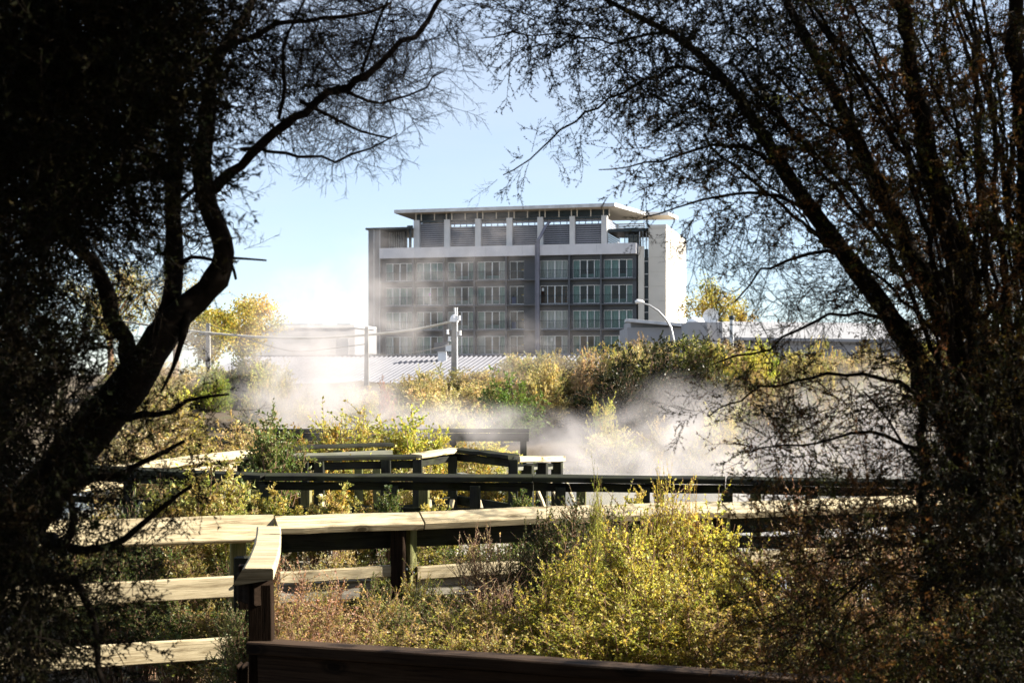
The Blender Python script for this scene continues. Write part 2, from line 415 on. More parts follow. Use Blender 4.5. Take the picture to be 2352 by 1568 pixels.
    # parapet band
    zb0, zb1 = 15.15, 16.34
    nseg = 7
    for i in range(nseg):
        a = x0 + (x1-x0)*i/nseg; b = x0 + (x1-x0)*(i+1)/nseg
        box('parapet_panel', (a + .008, b - .008, 0, .22, zb0, zb1), M['band'], h)
    box('parapet_return', (x1 + .003, x1 + .20, .01, 2.2, zb0, zb1), M['band'], h)
    box('terrace_floor', (x0 + .1, x1, .222, 12, 15.2, 15.35), M['dark_wall'], h)
    # rooftop storey: columns, louvres
    LC = 1.4
    cols = [(950, 963), (1020, 1033), (1091, 1104), (1163, 1176), (1234, 1247), (1308, 1320), (1381, 1394)]
    cu = [(U(a, LC), U(b, LC)) for a, b in cols]
    for a, b in cu: box('column', (a, b, LC, LC + .75, 15.35, 19.62), M['column'], h)
    for i in range(6):
        a, b = cu[i][1], cu[i+1][0]
        V = [(a, 0, 0), (b, 0, 0), (b, .05, .165), (a, .05, .165), (a, .04, 0), (b, .04, 0), (b, .09, .165), (a, .09, .165)]
        me = mesh('louvre_slat', V, [(0,1,2,3), (4,7,6,5), (0,4,5,1), (3,2,6,7), (0,3,7,4), (1,5,6,2)], M['louvre'])
        z = 15.4; q = 0
        while z < 19.25:
            if not (i >= 1 and q == 14): link('louvre_slat', me, None, h, (0, LC + .35, z))
            z += .245; q += 1
        boxes('louvre_gap_shade', [(a, b, LC + .62, LC + .66, 15.36, 18.80 if i else 19.3)] + ([(a, b, LC + .62, LC + .66, 19.06, 19.3)] if i else []), M['dark_metal'], h)  # dark sheet added to paint the shade in the slat gaps
        nb = [(c - .04, c + .04, LC + .52, LC + .6, 15.36, 19.6) for c in np.linspace(a + .4, b - .4, 4)]
        boxes('louvre_frame', nb + [(a, b, LC + .3, LC + .55, 19.33, 19.6)], M['dark_metal'], h)
    # louvred return on the right
    a = cu[6][1]
    for q in range(16):
        box('louvre_slat', (a, a + .05, LC + .8, LC + 9, 15.45 + q*.245, 15.6 + q*.245), M['louvre'], h)
        if q > 10: box('louvre_slat', (a + .06, U(1480, LC + 6), LC + 6.0, LC + 6.06, 15.45 + q*.245, 15.6 + q*.245), M['column'], h)
    # inner core seen between slats: kept open at the top row
    box('plant_room', (cu[0][1] + 1, cu[6][0] - 1, 6.5, 12, 15.35, 18.4), M['dark_wall'], h)
    # small struts and roof slab
    zs = 20.42
    xs = []
    for i in range(7):
        c = (cu[i][0] + cu[i][1]) / 2; xs += [c - .1, c + .55]
        if i < 6: xs.append((cu[i][1] + cu[i+1][0]) / 2 + .3)
    for x in xs: box('roof_strut', (x - .05, x + .05, LC + .1, LC + .2, 19.55, zs), M['soffit'], h)
    box('roof_beam', (cu[0][0], cu[6][1], LC + 1.2, LC + 1.5, 19.75, zs - .01), M['dark_metal'], h)
    def loc(px, D):
        X = (px - CX)/F*D - BO[0]; Y = D - BO[1]
        return (X*BC - Y*BS, X*BS + Y*BC)
    poly = [loc(905, 164.7), loc(1412, 158.0), loc(1482, 166.6), loc(1536, 166.8)]
    poly += [(poly[3][0] + .5, poly[3][1] + 5), (poly[0][0], 12.5)]
    n = len(poly); V = [(x, y, zs) for x, y in poly] + [(x, y, 20.80) for x, y in poly]
    Fc = [tuple(range(n-1, -1, -1)), tuple(range(n, 2*n))] + [(i, (i+1) % n, n + (i+1) % n, n + i) for i in range(n)]
    me = mesh('roof_slab', V, Fc, M['soffit']); me.materials.append(M['fascia'])
    for p in me.polygons:
        if p.index >= 1: p.material_index = 1
    link('roof_slab', me, None, h)
    # dark wing on the left
    WX0, WX1 = U(848, .9), U(875, .9)
    zw = ZF(848, 529, .9)
    for i in range(2):
        a = WX0 + (WX1-WX0)*i/2; b = WX0 + (WX1-WX0)*(i+1)/2
        for (za, zb) in ((GZ, 5.6), (5.6, 9.8), (9.8, 14.2), (14.2, zw)):
            box('wall_panel', (a + .02, b - .02, .55, .6, za + .015, zb - .015), pv, h)
    box('wing_wall', (WX0, WX1, .6, 11, GZ, zw - .02), M['dark_wall'], h)
    boxes('wall_trim', [(WX0 + (WX1-WX0)*k - .03, WX0 + (WX1-WX0)*k + .03, .5, .56, GZ, zw) for k in (.5, 1.0)], M['fascia'], h)
    box('wing_coping', (WX0 - .25, U(950, 1.5), .3, 11, zw, zw + .22), M['dark_metal'], h)
    tx0, tx1 = WX1 + .05, U(932, 3.5)
    box('terrace_wall', (tx0, tx1, 3.5, 3.8, 15.35, zw - .01), M['dark_wall'], h)
    boxes('terrace_mullion', [(x - .035, x + .035, 3.3, 3.49, 15.35, zw - .01) for x in np.linspace(tx0 + .15, tx1 - .2, 9)], M['fascia'], h)
    gx0, gx1 = tx1 + .05, U(948, 3.5)
    boxes('glass_screen', [(gx0, gx0 + .08, 3.4, 3.5, 15.35, zw), ((gx0+gx1)/2 - .04, (gx0+gx1)/2 + .04, 3.4, 3.5, 15.35, zw), (gx0, gx1, 3.4, 3.5, 16.4, 16.5)], M['dark_metal'], h)
    xx = U(943, .8)
    boxes('roof_lamp', [(xx - .1, xx + .1, .7, .9, 15.35, 18.9), (xx - .35, xx + .25, .6, 1.0, 18.75, 18.95)], M['dark_metal'], h)
    # duct down the facade
    dx = U(1237, .1)
    boxes('duct', [(dx - .17, dx + .17, -.36, -.02, GZ + 1, 16.9), (dx - .34, dx - .23, -.25, -.02, GZ + 1, 16.6)], M['duct'], h)
    V = []
    for (x, z) in ((dx, 16.85), (dx + .25, 17.3), (dx + .75, 18.4), (dx + 1.15, 18.9)):
        V += [(x - .17, -.36, z), (x + .17, -.36, z), (x + .17, .0, z + .02), (x - .17, .0, z + .02)]
    V2 = [tuple(np.array(v) + np.array((0, .25*(k//4), 0))) for k, v in enumerate(V)]
    link('duct_elbow', loft('duct_elbow', [V2[4*i:4*i+4] for i in range(4)], M['duct']), None, h)
    # right side: glazed corner, fin, window strip, tower
    fx0, fx1 = U(1466, .6), U(1479, .6)
    box('white_fin', (fx0, fx1, .6, 1.0, GZ, 16.0), M['tower_wall'], h)
    sx0, sx1 = U(1480.5, 1.2), U(1489, 1.2)
    ztow = ZF(1529, 513, 1.0)
    for z in np.arange(3.0, 15.5, 1.42):
        box('strip_pane', (sx0, sx1, 1.2, 1.25, z + .03, z + 1.36), M['dark_metal'], h)
        box('strip_bar', (sx0, sx1, 1.1, 1.19, z - .03, z + .02), M['frame_white'], h)
    tx0, tx1 = U(1489.5, 1.0), U(1529, 1.0)
    for k in range(10):
        za = GZ + (ztow - .5 - GZ)*k/10; zb = GZ + (ztow - .5 - GZ)*(k+1)/10
        box('tower_panel', (tx0, tx1, 1.0, 1.06, za + .012, zb - .012), M['tower_wall'], h)
        for q in range(2):
            y0 = 1.07 + q*9.5; box('tower_panel', (tx1 + .001, tx1 + .06, y0 + .012, y0 + 9.48, za + .012, zb - .012), M['tower_wall'], h)
    box('tower_core', (tx0 + .01, tx1, 1.06, 20, GZ, ztow - .45), M['tower_wall'], h)
    box('tower_coping', (tx0, tx1 + .07, .95, 20, ztow - .5, ztow - .12), M['tower_wall'], h)
    bx0 = U(1398, 2.0)
    box('terrace_canopy', (bx0, tx0 - .01, 1.6, 9, ztow - .75, ztow - .42), M['dark_metal'], h)
    gx0, gx1 = U(1434, 3.0), U(1464, 3.0)
    box('glass_room_back', (gx0, gx1, 5.8, 5.9, 15.35, 18.3), M['soffit'], h)
    boxes('glass_room_frame', [(x, x + .07, 3.0, 3.1, 15.35, 18.3) for x in np.linspace(gx0, gx1, 4)] + [(gx0, gx1, 3.01, 3.09, 17.2, 17.28), (gx0, gx1, 3.0, 3.12, 18.22, 18.3)], M['dark_metal'], h)
    link('glass_room_pane', mesh('glass_room_pane', [(gx0, 3.05, 15.35), (gx1, 3.05, 15.35), (gx1, 3.05, 18.3), (gx0, 3.05, 18.3)], [(0,1,2,3)], M['glass']), None, h)
    boxes('corner_post', [(x, x + .1, 1.7, 1.8, 15.0, ztow - .76) for x in (U(1468, 1.7), U(1476, 1.7), U(1484, 1.7))], M['galv'], h)
    box('rear_mass', (WX0 + .5, tx0 - .02, 5.2, 19, GZ, 15.1), M['dark_wall'], h)
build_hotel()

# ------------------------------------------------------------------ other far buildings
def build_far():
    # long pale building on the left
    b = empty('warehouse', (0, 0, 0)); tag(b, 'long low pale grey building behind the steam left of the hotel', 'building')
    D = 112.0
    pts = [P(545, 757, D), P(690, 752, D + 1), P(815, 752, D + 2), P(865, 757, D + 3)]
    def prism(name, pts, depth, z0, mat, parent):
        n = len(pts); V = [(p.x, p.y, z0) for p in pts] + [tuple(p) for p in pts] + [(p.x - depth*.11, p.y + depth, p.z) for p in pts] + [(p.x - depth*.11, p.y + depth, z0) for p in pts]
        Fc = []
        for i in range(n - 1):
            Fc += [(i, i+1, n+i+1, n+i), (n+i, n+i+1, 2*n+i+1, 2*n+i), (2*n+i, 2*n+i+1, 3*n+i+1, 3*n+i)]
        Fc += [(0, n, 2*n, 3*n), (n-1, 4*n-1, 3*n-1, 2*n-1)]
        return link(name, mesh(name, V, Fc, mat), None, parent)
    prism('wall', pts, 14, 1.4, M['white_wall'], b)
    q = [Vector((p.x, p.y - .12, p.z + .22)) for p in pts]
    V = [tuple(p) for p in q] + [(p.x, p.y, p.z - .22) for p in q]
    link('eave_trim', mesh('eave_trim', V, [(i+4, i+5, i+1, i) for i in range(3)], M['fascia']), None, b)
    p = P(549, 756, D - .1); box('downpipe', (p.x - .06, p.x + .06, p.y - .2, p.y - .05, 1.5, p.z - .3), M['frame_white'], b)
    for x, wd in ((672, 2.6), (727, 1.1), (790, 1.1)):
        p = P(x, 752, D + 4)
        box('roof_vent', (p.x - wd*.4, p.x + wd*.4, p.y, p.y + 1, p.z - .5, p.z + .12), M['galv'], b)
        box('vent_cap', (p.x - wd*.5, p.x + wd*.5, p.y - .1, p.y + 1.1, p.z + .13, p.z + .3), M['galv'], b)
    p = P(787, 790, D + .5); box('door', (p.x - .5, p.x + .5, p.y - .25, p.y - .1, 2.2, 4.6), M['galv'], b)
    # corrugated roof
    s = empty('iron_roofed_shed', (0, 0, 0)); tag(s, 'low shed with pale corrugated iron roof in front of the hotel', 'shed')
    ridge0 = Vector((P(560, 822, 77).x, 77.6, 2.72)); u = Vector((BC, -BS, 0)); dn = Vector((-BS, -BC, 0))
    Lr, pitch, run, drop = 20.5, .26, 10.5, 1.9
    n = int(Lr / pitch) * 6; V = []
    for i in range(n + 1):
        t = i * pitch / 6; a = .06*math.sin(i*math.pi/3)
        V += [tuple(ridge0 + u*t + Vector((0, 0, a))), tuple(ridge0 + u*t + dn*run + Vector((0, 0, a - drop)))]
    link('iron_roof', mesh('iron_roof', V, [(2*i, 2*i+1, 2*i+3, 2*i+2) for i in range(n)], M['tin'], True), None, s)
    c0 = ridge0 + u*Lr
    board('ridge_cap', ridge0 + Vector((0, .05, .05)), c0 + Vector((0, .05, .05)), .35, .06, M['tin'], s)
    e0 = ridge0 + dn*(run - .4) + Vector((0, 0, -drop - .1)); e1 = e0 + u*Lr
    link('wall', mesh('wall', [(e0.x, e0.y, -.2), (e1.x, e1.y, -.2), tuple(e1), tuple(e0), (ridge0.x, ridge0.y + .3, 0), (c0.x, c0.y + .3, 0), (c0.x, c0.y + .3, 2.6), (ridge0.x, ridge0.y + .3, 2.6)],
         [(0,1,2,3), (4,7,6,5), (0,3,7,4), (1,5,6,2)], M['white_wall']), None, s)
    v = P(1016, 820, 73.5)
    boxes('roof_vent', [(v.x - .22, v.x + .22, v.y - .2, v.y + .2, v.z - .6, v.z + .3)], M['frame_white'], s)
    boxes('vent_cowl', [(v.x - .42, v.x + .30, v.y - .3, v.y + .3, v.z + .302, v.z + .75)], M['grey_panel'], s)
    box('vent_flap', (v.x + .18, v.x + .5, v.y - .36, v.y - .31, v.z + .3, v.z + .62), M['paper'], s)
    # low white building on the right with clutter
    b = empty('annexe', (0, 0, 0)); tag(b, 'low white flat roofed building at the foot of the hotel tower', 'building')
    D = 124.0
    a, c = P(1441, 752, D), P(1580, 770, D - 2)
    box('wall', (a.x, c.x, D, D + 9, 1.4, a.z), M['white_wall'], b)
    a2, c2 = P(1447, 738, D + 2), P(1580, 752, D + 1)
    V = [(a2.x, D + 1, a.z + .01), (c2.x, D + 1, a.z + .01), (c2.x, D + 1, c2.z), (a2.x, D + 1, a2.z), (a2.x, D + 9, a.z + .01), (c2.x, D + 9, a.z + .01), (c2.x, D + 9, c2.z), (a2.x, D + 9, a2.z)]
    link('upper_wall', mesh('upper_wall', V, [(0,1,2,3), (1,5,6,2), (4,7,6,5), (0,3,7,4), (3,2,6,7)], M['white_wall']), None, b)
    board('roof_edge', P(1437, 736, D + .4), P(1580, 748, D + .4), 2.2, .28, M['fascia'], b)
    p0, p1 = P(1575, 741, 118), P(1617, 741, 118)
    box('parapet_block', (p0.x, p1.x, 116, 121, 1.4, p0.z), M['white_wall'], b)
    p2 = P(1655, 741, 118)
    box('parapet_block', (p1.x + .02, p2.x, 117, 121, 1.4, p0.z), M['white_wall'], b)
    d = P(1600, 738, 119)
    V, Fc = [], []
    for i in range(7):
        th = math.pi/2*i/6
        for j in range(14): V.append((d.x + .85*math.cos(th)*math.cos(j*math.tau/14), d.y + .85*math.cos(th)*math.sin(j*math.tau/14), d.z - .1 + .42*math.sin(th)))
    for i in range(6):
        for j in range(14): Fc.append((i*14+j, i*14+(j+1) % 14, (i+1)*14+(j+1) % 14, (i+1)*14+j))
    link('skylight_dome', mesh('skylight_dome', V, Fc, M['frame_white'], True), None, b)
    # satellite dish
    t = empty('satellite_dish', tuple(P(1632, 741, 117.5))); tag(t, 'round white satellite dish on the white annexe roof', 'satellite dish')
    V, Fc = [], []
    for i in range(6):
        r = .68*i/5
        for j in range(18): V.append((r*math.cos(j*math.tau/18), -.25*(1 - (i/5)**2) * -1 - .2, .5 + r*math.sin(j*math.tau/18)))
    for i in range(5):
        for j in range(18): Fc.append((i*18+j, i*18+(j+1) % 18, (i+1)*18+(j+1) % 18, (i+1)*18+j))
    link('reflector', mesh('reflector', V, Fc, M['frame_white'], True), None, t)
    board('mast', (t.location.x, t.location.y + .15, t.location.z), (t.location.x, t.location.y + .15, t.location.z + .55), .08, .08, M['galv'], t)
    board('feed_arm', t.location + Vector((0, -.1, .1)), t.location + Vector((0, -.75, .5)), .04, .04, M['galv'], t)
    # long roof going right behind the right tree
    b = empty('lodge', (0, 0, 0)); tag(b, 'long low white walled building with pale roof running right of the annexe', 'building')
    a, c = P(1655, 752, 128), P(2330, 770, 118)
    V = [(a.x, 128, 1.4), (c.x, 118, 1.4), (c.x, 118, 4.3), (a.x, 128, 4.9), (a.x, 136, 1.4), (c.x, 127, 1.4), (c.x, 127, 4.3), (a.x, 136, 4.9)]
    link('wall', mesh('wall', V, [(0,1,2,3), (1,5,6,2), (4,7,6,5), (0,3,7,4)], M['white_wall']), None, b)
    V = [(a.x, 127.2, 4.85), (c.x, 117.2, 4.25), (c.x, 127, 6.0), (a.x, 136, 6.6), (a.x, 127.2, 5.1), (c.x, 117.2, 4.5), (c.x, 127, 6.25), (a.x, 136, 6.85)]
    link('roof', mesh('roof', V, [(3,2,1,0), (4,5,6,7), (0,1,5,4), (1,2,6,5), (3,0,4,7), (2,3,7,6)], M['white_wall']), None, b)
    t = P(1681, 770, 112); th = P(1681, 734, 112)
    o = empty('flue_pipe', (t.x, t.y, 1.6)); tag(o, 'grey metal flue pipe with dark cap beside the satellite dish', 'flue')
    V, Q = tube_np([(0, 0, 0), (0, 0, 2), (0, 0, th.z - 1.6)], .17, 10); link('pipe', mesh_np('pipe', V, Q, M['galv'], smooth=True), None, o)
    V, Q = tube_np([(0, 0, th.z - 1.62), (0, 0, th.z - 1.4), (0, 0, th.z - 1.3), (0, 0, th.z - 1.25)], [.22, .24, .24, .02], 10); link('flue_cap', mesh_np('flue_cap', V, Q, M['dark_metal']), None, o)
    # street lamp
    g = P(1547, 790, 100); o = empty('street_lamp', (g.x, 100, 1.4)); tag(o, 'grey street lamp with a long curved arm in front of the tower', 'street lamp')
    pts = [P(x, y, 100) - o.location for x, y in ((1548, 800), (1546, 775), (1541, 752), (1530, 733), (1512, 714), (1492, 701), (1476, 696))]
    pts = [Vector((pts[0].x, 0, 0))] + pts
    V, Q = tube_np([tuple(p) for p in pts], [.1, .1, .09, .08, .075, .07, .06, .05], 8); link('curved_pole', mesh_np('curved_pole', V, Q, M['galv'], smooth=True), None, o)
    hd = P(1467, 694, 100) - o.location
    V, Q = tube_np([(hd.x + .38, hd.y, hd.z + .0), (hd.x + .25, hd.y, hd.z + .05), (hd.x - .1, hd.y, hd.z + .05), (hd.x - .22, hd.y, hd.z), (hd.x - .26, hd.y, hd.z)], [.05, .12, .17, .12, .01], 10)
    link('lamp_head', mesh_np('lamp_head', V, Q, M['frame_white'], smooth=True), None, o)
build_far()

# ------------------------------------------------------------------ poles and wires
def build_poles():
    def pole(px, ytop, D, r, label, z0=0.6):
        t = P(px, ytop, D); o = empty('utility_pole', (t.x, D, z0)); tag(o, label, 'utility pole', 'concrete utility poles before the buildings')
        h = t.z - z0
        V = [(-r, -r*.8, 0), (r, -r*.8, 0), (r, r*.8, 0), (-r, r*.8, 0), (-r*.7, -r*.6, h), (r*.7, -r*.6, h), (r*.7, r*.6, h), (-r*.7, r*.6, h)]
        link('shaft', mesh('shaft', V, [(0,3,2,1), (4,5,6,7), (0,1,5,4), (1,2,6,5), (2,3,7,6), (3,0,4,7)], M['concrete']), None, o)
        return o, h
    o, h = pole(478, 742, 70, .13, 'short pale concrete pole beside the yellow tree on the left')
    board('crossarm', o.location + Vector((-.4, -.15, h - .55)), o.location + Vector((.35, -.15, h - .55)), .08, .1, M['grey_wood'], o)
    o, h = pole(842, 750, 60, .105, 'slim grey pole half hidden in steam at the hotel corner')
    o, h = pole(1043, 733, 62, .14, 'utility pole with domed lamp and cables before the hotel centre')
    V, Q = tube_np([(0, -.02, h - .12), (0, -.02, h + .05), (0, -.02, h + .16), (0, -.02, h + .22)], [.20, .18, .11, .01], 14)
    link('lamp_dome', mesh_np('lamp_dome', V, Q, M['frame_white'], smooth=True), None, o)
    V, Q = tube_np([(.13, -.1, 0), (.13, -.12, h*.5), (.13, -.12, h + .5)], .035, 6); link('conduit', mesh_np('conduit', V, Q, M['frame_white']), None, o)
    V, Q = tube_np([(.06, 0, h - .1), (.02, 0, h + .5)], .05, 6); link('mast', mesh_np('mast', V, Q, M['galv']), None, o)
    for k, (x, z) in enumerate(((-.28, -.55), (.26, -.6), (-.2, -.85), (.22, .05))):
        V, Q = tube_np([(x, -.15, h + z - .1), (x, -.15, h + z), (x, -.15, h + z + .1)], [.07, .05, .06], 8); link('insulator', mesh_np('insulator', V, Q, M['frame_white']), None, o)
    def cable(name, pts, r, mat, label):
        p = spline([(*P(x, y, D), r) for x, y, D in pts], .3)
        V, Q = tube_np(p[:, :3], r, 5); o = link(name, mesh_np(name, V, Q, mat, smooth=True)); tag(o, label, 'cable')
    cable('bundled_cable', [(1040, 737, 62), (1000, 747, 62.5), (930, 760, 63), (840, 769, 64), (720, 776, 66), (600, 774, 68), (478, 764, 69.8), (330, 745, 72), (200, 725, 74)], .055, M['cable'], 'thick pale bundled cable sagging between the poles past the hotel')
    cable('thin_wire', [(478, 745, 69.8), (560, 775, 68), (640, 800, 66), (700, 806, 65), (842, 790, 60.2)], .022, M['wire'], 'thin dark wire dropping across the pale building on the left')
    cable('thin_wire', [(842, 812, 60), (900, 815, 60.5), (970, 806, 61), (1040, 790, 61.8)], .016, M['wire'], 'thin dark wire low before the hotel ground floor')
    cable('thin_wire', [(478, 800, 69.8), (420, 802, 71), (330, 806, 72)], .02, M['wire'], 'thin dark wire running left from the short pale pole')
build_poles()

# ------------------------------------------------------------------ boardwalk railings
def XY(x, D): return ((x - CX)/F*D, D)
def on_line(a, b, t, z): return Vector((a[0] + (b[0]-a[0])*t, a[1] + (b[1]-a[1])*t, z))
def upright(name, xy, z0, z1, w, mat, parent, rz=0.0, d=None):
    d = d or w
    _bseed[0] += 1
    M4 = Matrix.Translation(Vector((xy[0], xy[1], z0)) - parent.location) @ Matrix.Rotation(rz, 4, 'Z') @ Matrix.Rotation(-math.pi/2, 4, 'Y')
    return link(name, board_mesh(z1 - z0, w, d, mat, _bseed[0], .0015, n=5), None, parent, mtx=M4)
def build_rails():
    # F1: sunlit railing of the near boardwalk
    A, B = XY(400, 8.4), XY(1650, 9.6)
    dirv = Vector((B[0]-A[0], B[1]-A[1], 0)); L = dirv.length; dv = dirv/L; nv = Vector((dv.y, -dv.x, 0))  # towards viewer
    def at(x, off=0.0, z=0.0):      # point of the line under picture column x
        k = (x - CX)/F; t = (k*A[1] - A[0]) / (dv.x - k*dv.y)
        p = Vector((A[0], A[1], 0)) + dv*t + nv*off; p.z = z; return p
    ang = math.atan2(dv.y, dv.x)
    f1 = empty('boardwalk_railing', tuple(at(940))); tag(f1, 'nearest pale timber boardwalk railing, sunlit, crossing behind the yellow shrubs', 'railing', 'boardwalk railings')
    pw, gw, ps, dk = M['pale_wood'], M['grey_wood'], M['post_wood'], M['shaded_wood']
    board('cap_rail', at(-150, .02, .835), at(628, .02, .822), .165, .045, pw, f1, R(62))
    board('cap_rail', at(632, .05, .845), at(962, .05, .845), .15, .05, pw, f1, R(24))
    board('cap_rail', at(965, .05, .848), at(1654, .05, .845), .15, .05, pw, f1, R(24))
    board('cap_rail', at(1657, .06, .838), at(2440, .06, .85), .15, .05, pw, f1, R(24))
    board('fascia_board', at(645, -.02, .728), at(2440, -.02, .735), .04, .11, dk, f1)  # shade under the cap is put into the board colour
    board('mid_rail', at(-150, .03, .475), at(545, .03, .49), .045, .125, pw, f1)
    board('mid_rail', at(640, .03, .525), at(905, .03, .535), .045, .07, pw, f1)
    board('mid_rail', at(955, .03, .52), at(1660, .03, .52), .045, .08, pw, f1)
    board('mid_rail', at(1665, .03, .50), at(2440, .03, .5), .045, .10, pw, f1)
    board('lower_board', at(640, -.01, .425), at(862, -.01, .425), .04, .115, M['deck_wood'], f1)
    board('lower_board', at(955, -.01, .43), at(1400, -.01, .41), .04, .125, M['deck_wood'], f1)
    board('lower_board', at(1400, -.01, .10), at(2440, -.01, .10), .045, .14, pw, f1)
    board('bottom_rail', at(-150, .03, .115), at(565, .03, .125), .045, .125, pw, f1)
    for x, rz in ((90, 0), (552, .1), (2080, .2)):
        p = at(x, -.1); upright('post', (p.x, p.y), -.6, .79, .095, ps, f1, ang - R(45)*0 - rz)
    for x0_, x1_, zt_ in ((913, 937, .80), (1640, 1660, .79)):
        p = at(x0_, .035); upright('post', (p.x, p.y), -.6, zt_, .085, M['deep_shade_wood'], f1, ang - .5)  # black timber stands in for the post's shaded front face
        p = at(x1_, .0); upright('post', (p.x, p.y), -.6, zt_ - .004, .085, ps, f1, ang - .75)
    p = at(1595, -.3); upright('post', (p.x, p.y), -.6, .72, .09, dk, f1, ang)
    board('brace', at(945, .10, .40), at(962, .16, .1), .05, .035, gw, f1)
    bolt = mesh_np('bolt', *tube_np([(0, .004, 0), (0, -.006, 0), (0, -.010, 0), (0, -.0105, 0)], [.011, .011, .008, .001], 8), M['dark_metal'])
    for x, zs in ((552, (.50, .46, .14, .10)), (935, (.545, .52)), (1655, (.52, .49)), (90, (.50, .46))):
        for q, z in enumerate(zs):
            p = at(x - 8 + 16*(q % 2), .056, z) - f1.location; o_ = link('bolt', bolt, None, f1, tuple(p)); o_.rotation_euler = (0, 0, ang)
    # near post with a short curved cap, and the low shaded beam
    n = empty('gate_post', (*XY(597, 5.9), -.05)); tag(n, 'dark near fence post topped by a curved pale cap board', 'post')
    upright('post', XY(601, 5.9), -.05, .885, .098, M['deep_shade_wood'], n, R(4))
    xy2 = XY(563, 6.15); upright('side_block', xy2, .74, .93, .075, M['deep_shade_wood'], n, R(4), .05)
    S = []
    for i, (x, y, D) in enumerate(((592, 1305, 5.82), (603, 1275, 6.25), (614, 1243, 6.8), (617, 1222, 7.3), (617, 1212, 7.55))):
        c = P(x + 1, y, D) - n.location; a, b = .062, .045; z = c.z + (.0, -.012, -.012, .0, .01)[i]
        S.append([(c.x - a - .045*(1 - i/5), c.y, z - b*1.6), (c.x + a, c.y, z - b), (c.x + a, c.y, z - .006), (c.x + a - .006, c.y, z), (c.x - a + .006, c.y, z), (c.x - a - .004, c.y, z - .006)])
    link('curved_cap', loft('curved_cap', S, M['pale_wood']), None, n)
    c = XY(565, 6.0); board('cap_block', (c[0], 5.98, .86), (c[0] + .10, 5.86, .86), .09, .12, M['deep_shade_wood'], n)
    upright('post', XY(560, 7.4), -.05, .80, .09, M['shaded_wood'], n)
    board('lower_block', (XY(548, 6.1)[0], 6.1, .38), (XY(575, 6.1)[0], 6.1, .38), .1, .26, M['deep_shade_wood'], n)
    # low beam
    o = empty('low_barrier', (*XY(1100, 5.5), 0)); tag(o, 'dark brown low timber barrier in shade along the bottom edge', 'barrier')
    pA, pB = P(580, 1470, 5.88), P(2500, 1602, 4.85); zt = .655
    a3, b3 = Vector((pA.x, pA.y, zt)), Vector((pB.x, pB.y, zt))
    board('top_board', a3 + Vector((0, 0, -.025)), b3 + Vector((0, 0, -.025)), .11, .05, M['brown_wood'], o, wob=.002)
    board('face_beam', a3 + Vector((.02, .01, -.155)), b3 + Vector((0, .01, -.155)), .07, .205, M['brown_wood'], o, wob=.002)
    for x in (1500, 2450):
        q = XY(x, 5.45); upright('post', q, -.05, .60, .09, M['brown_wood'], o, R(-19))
    # F2: far side of the same boardwalk, in shade
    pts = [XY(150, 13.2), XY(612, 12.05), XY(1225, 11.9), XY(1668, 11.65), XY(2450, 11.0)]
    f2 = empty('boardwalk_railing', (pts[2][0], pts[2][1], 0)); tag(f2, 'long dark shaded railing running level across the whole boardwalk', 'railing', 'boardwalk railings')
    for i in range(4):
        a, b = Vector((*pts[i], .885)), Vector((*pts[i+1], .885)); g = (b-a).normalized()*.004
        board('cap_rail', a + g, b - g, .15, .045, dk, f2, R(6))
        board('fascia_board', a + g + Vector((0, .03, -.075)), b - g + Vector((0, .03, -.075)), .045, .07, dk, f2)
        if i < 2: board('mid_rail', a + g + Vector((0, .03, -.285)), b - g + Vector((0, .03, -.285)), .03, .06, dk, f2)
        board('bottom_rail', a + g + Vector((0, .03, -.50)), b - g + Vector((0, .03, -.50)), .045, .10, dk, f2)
    def seg_at(pts, x):
        k = (x - CX)/F
        for i in range(len(pts)-1):
            a, b = pts[i], pts[i+1]; t = (k*a[1]-a[0])/((b[0]-a[0]) - k*(b[1]-a[1]))
            if -1e-6 <= t <= 1 + 1e-6: return (a[0]+(b[0]-a[0])*t, a[1]+(b[1]-a[1])*t)
    for x in (300, 470, 612, 903, 1092, 1286, 1479, 1668, 1860, 2060, 2260):
        q = seg_at(pts, x); upright('post', (q[0], q[1] + .11 - .16), -.7, .82, .085, dk, f2, R(-4))
    for x in (545, 690, 968, 1340, 1525, 1752):
        q = seg_at(pts, x); upright('inner_post', (q[0], q[1] + .35), -.7, .80, .085, M['post_wood'], f2, R(-4))
    for x, dx in ((612, 22), (470, -20), (330, -25)):
        q = seg_at(pts, x); board('brace', (q[0] + .0, q[1] - .1, .62), (q[0] + dx*.006, q[1] - .2, .2), .04, .03, gw, f2)
    # F3: zigzag platform beyond
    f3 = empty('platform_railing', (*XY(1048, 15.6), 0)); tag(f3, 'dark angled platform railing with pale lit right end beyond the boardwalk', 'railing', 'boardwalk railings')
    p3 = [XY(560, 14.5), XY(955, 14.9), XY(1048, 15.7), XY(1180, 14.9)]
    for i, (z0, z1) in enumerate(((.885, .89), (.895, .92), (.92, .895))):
        a, b = Vector((*p3[i], z0)), Vector((*p3[i+1], z1)); g = (b-a).normalized()*.004; m_ = pw if i == 1 else dk  # sunlit stretch in pale wood, shaded ones in dark, light put into colour
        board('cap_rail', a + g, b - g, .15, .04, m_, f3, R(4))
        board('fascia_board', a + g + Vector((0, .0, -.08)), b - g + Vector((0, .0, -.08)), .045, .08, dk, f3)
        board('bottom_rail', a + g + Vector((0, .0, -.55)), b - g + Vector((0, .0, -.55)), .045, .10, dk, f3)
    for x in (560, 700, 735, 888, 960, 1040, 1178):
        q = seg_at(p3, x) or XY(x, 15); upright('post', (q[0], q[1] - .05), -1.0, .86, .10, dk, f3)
    for x in (805, 850):
        q = seg_at(p3, x); upright('inner_post', (q[0], q[1] + .8), -1.0, .78, .09, M['post_wood'], f3)
    pe = [XY(1182, 14.9), XY(1288, 16.4)]
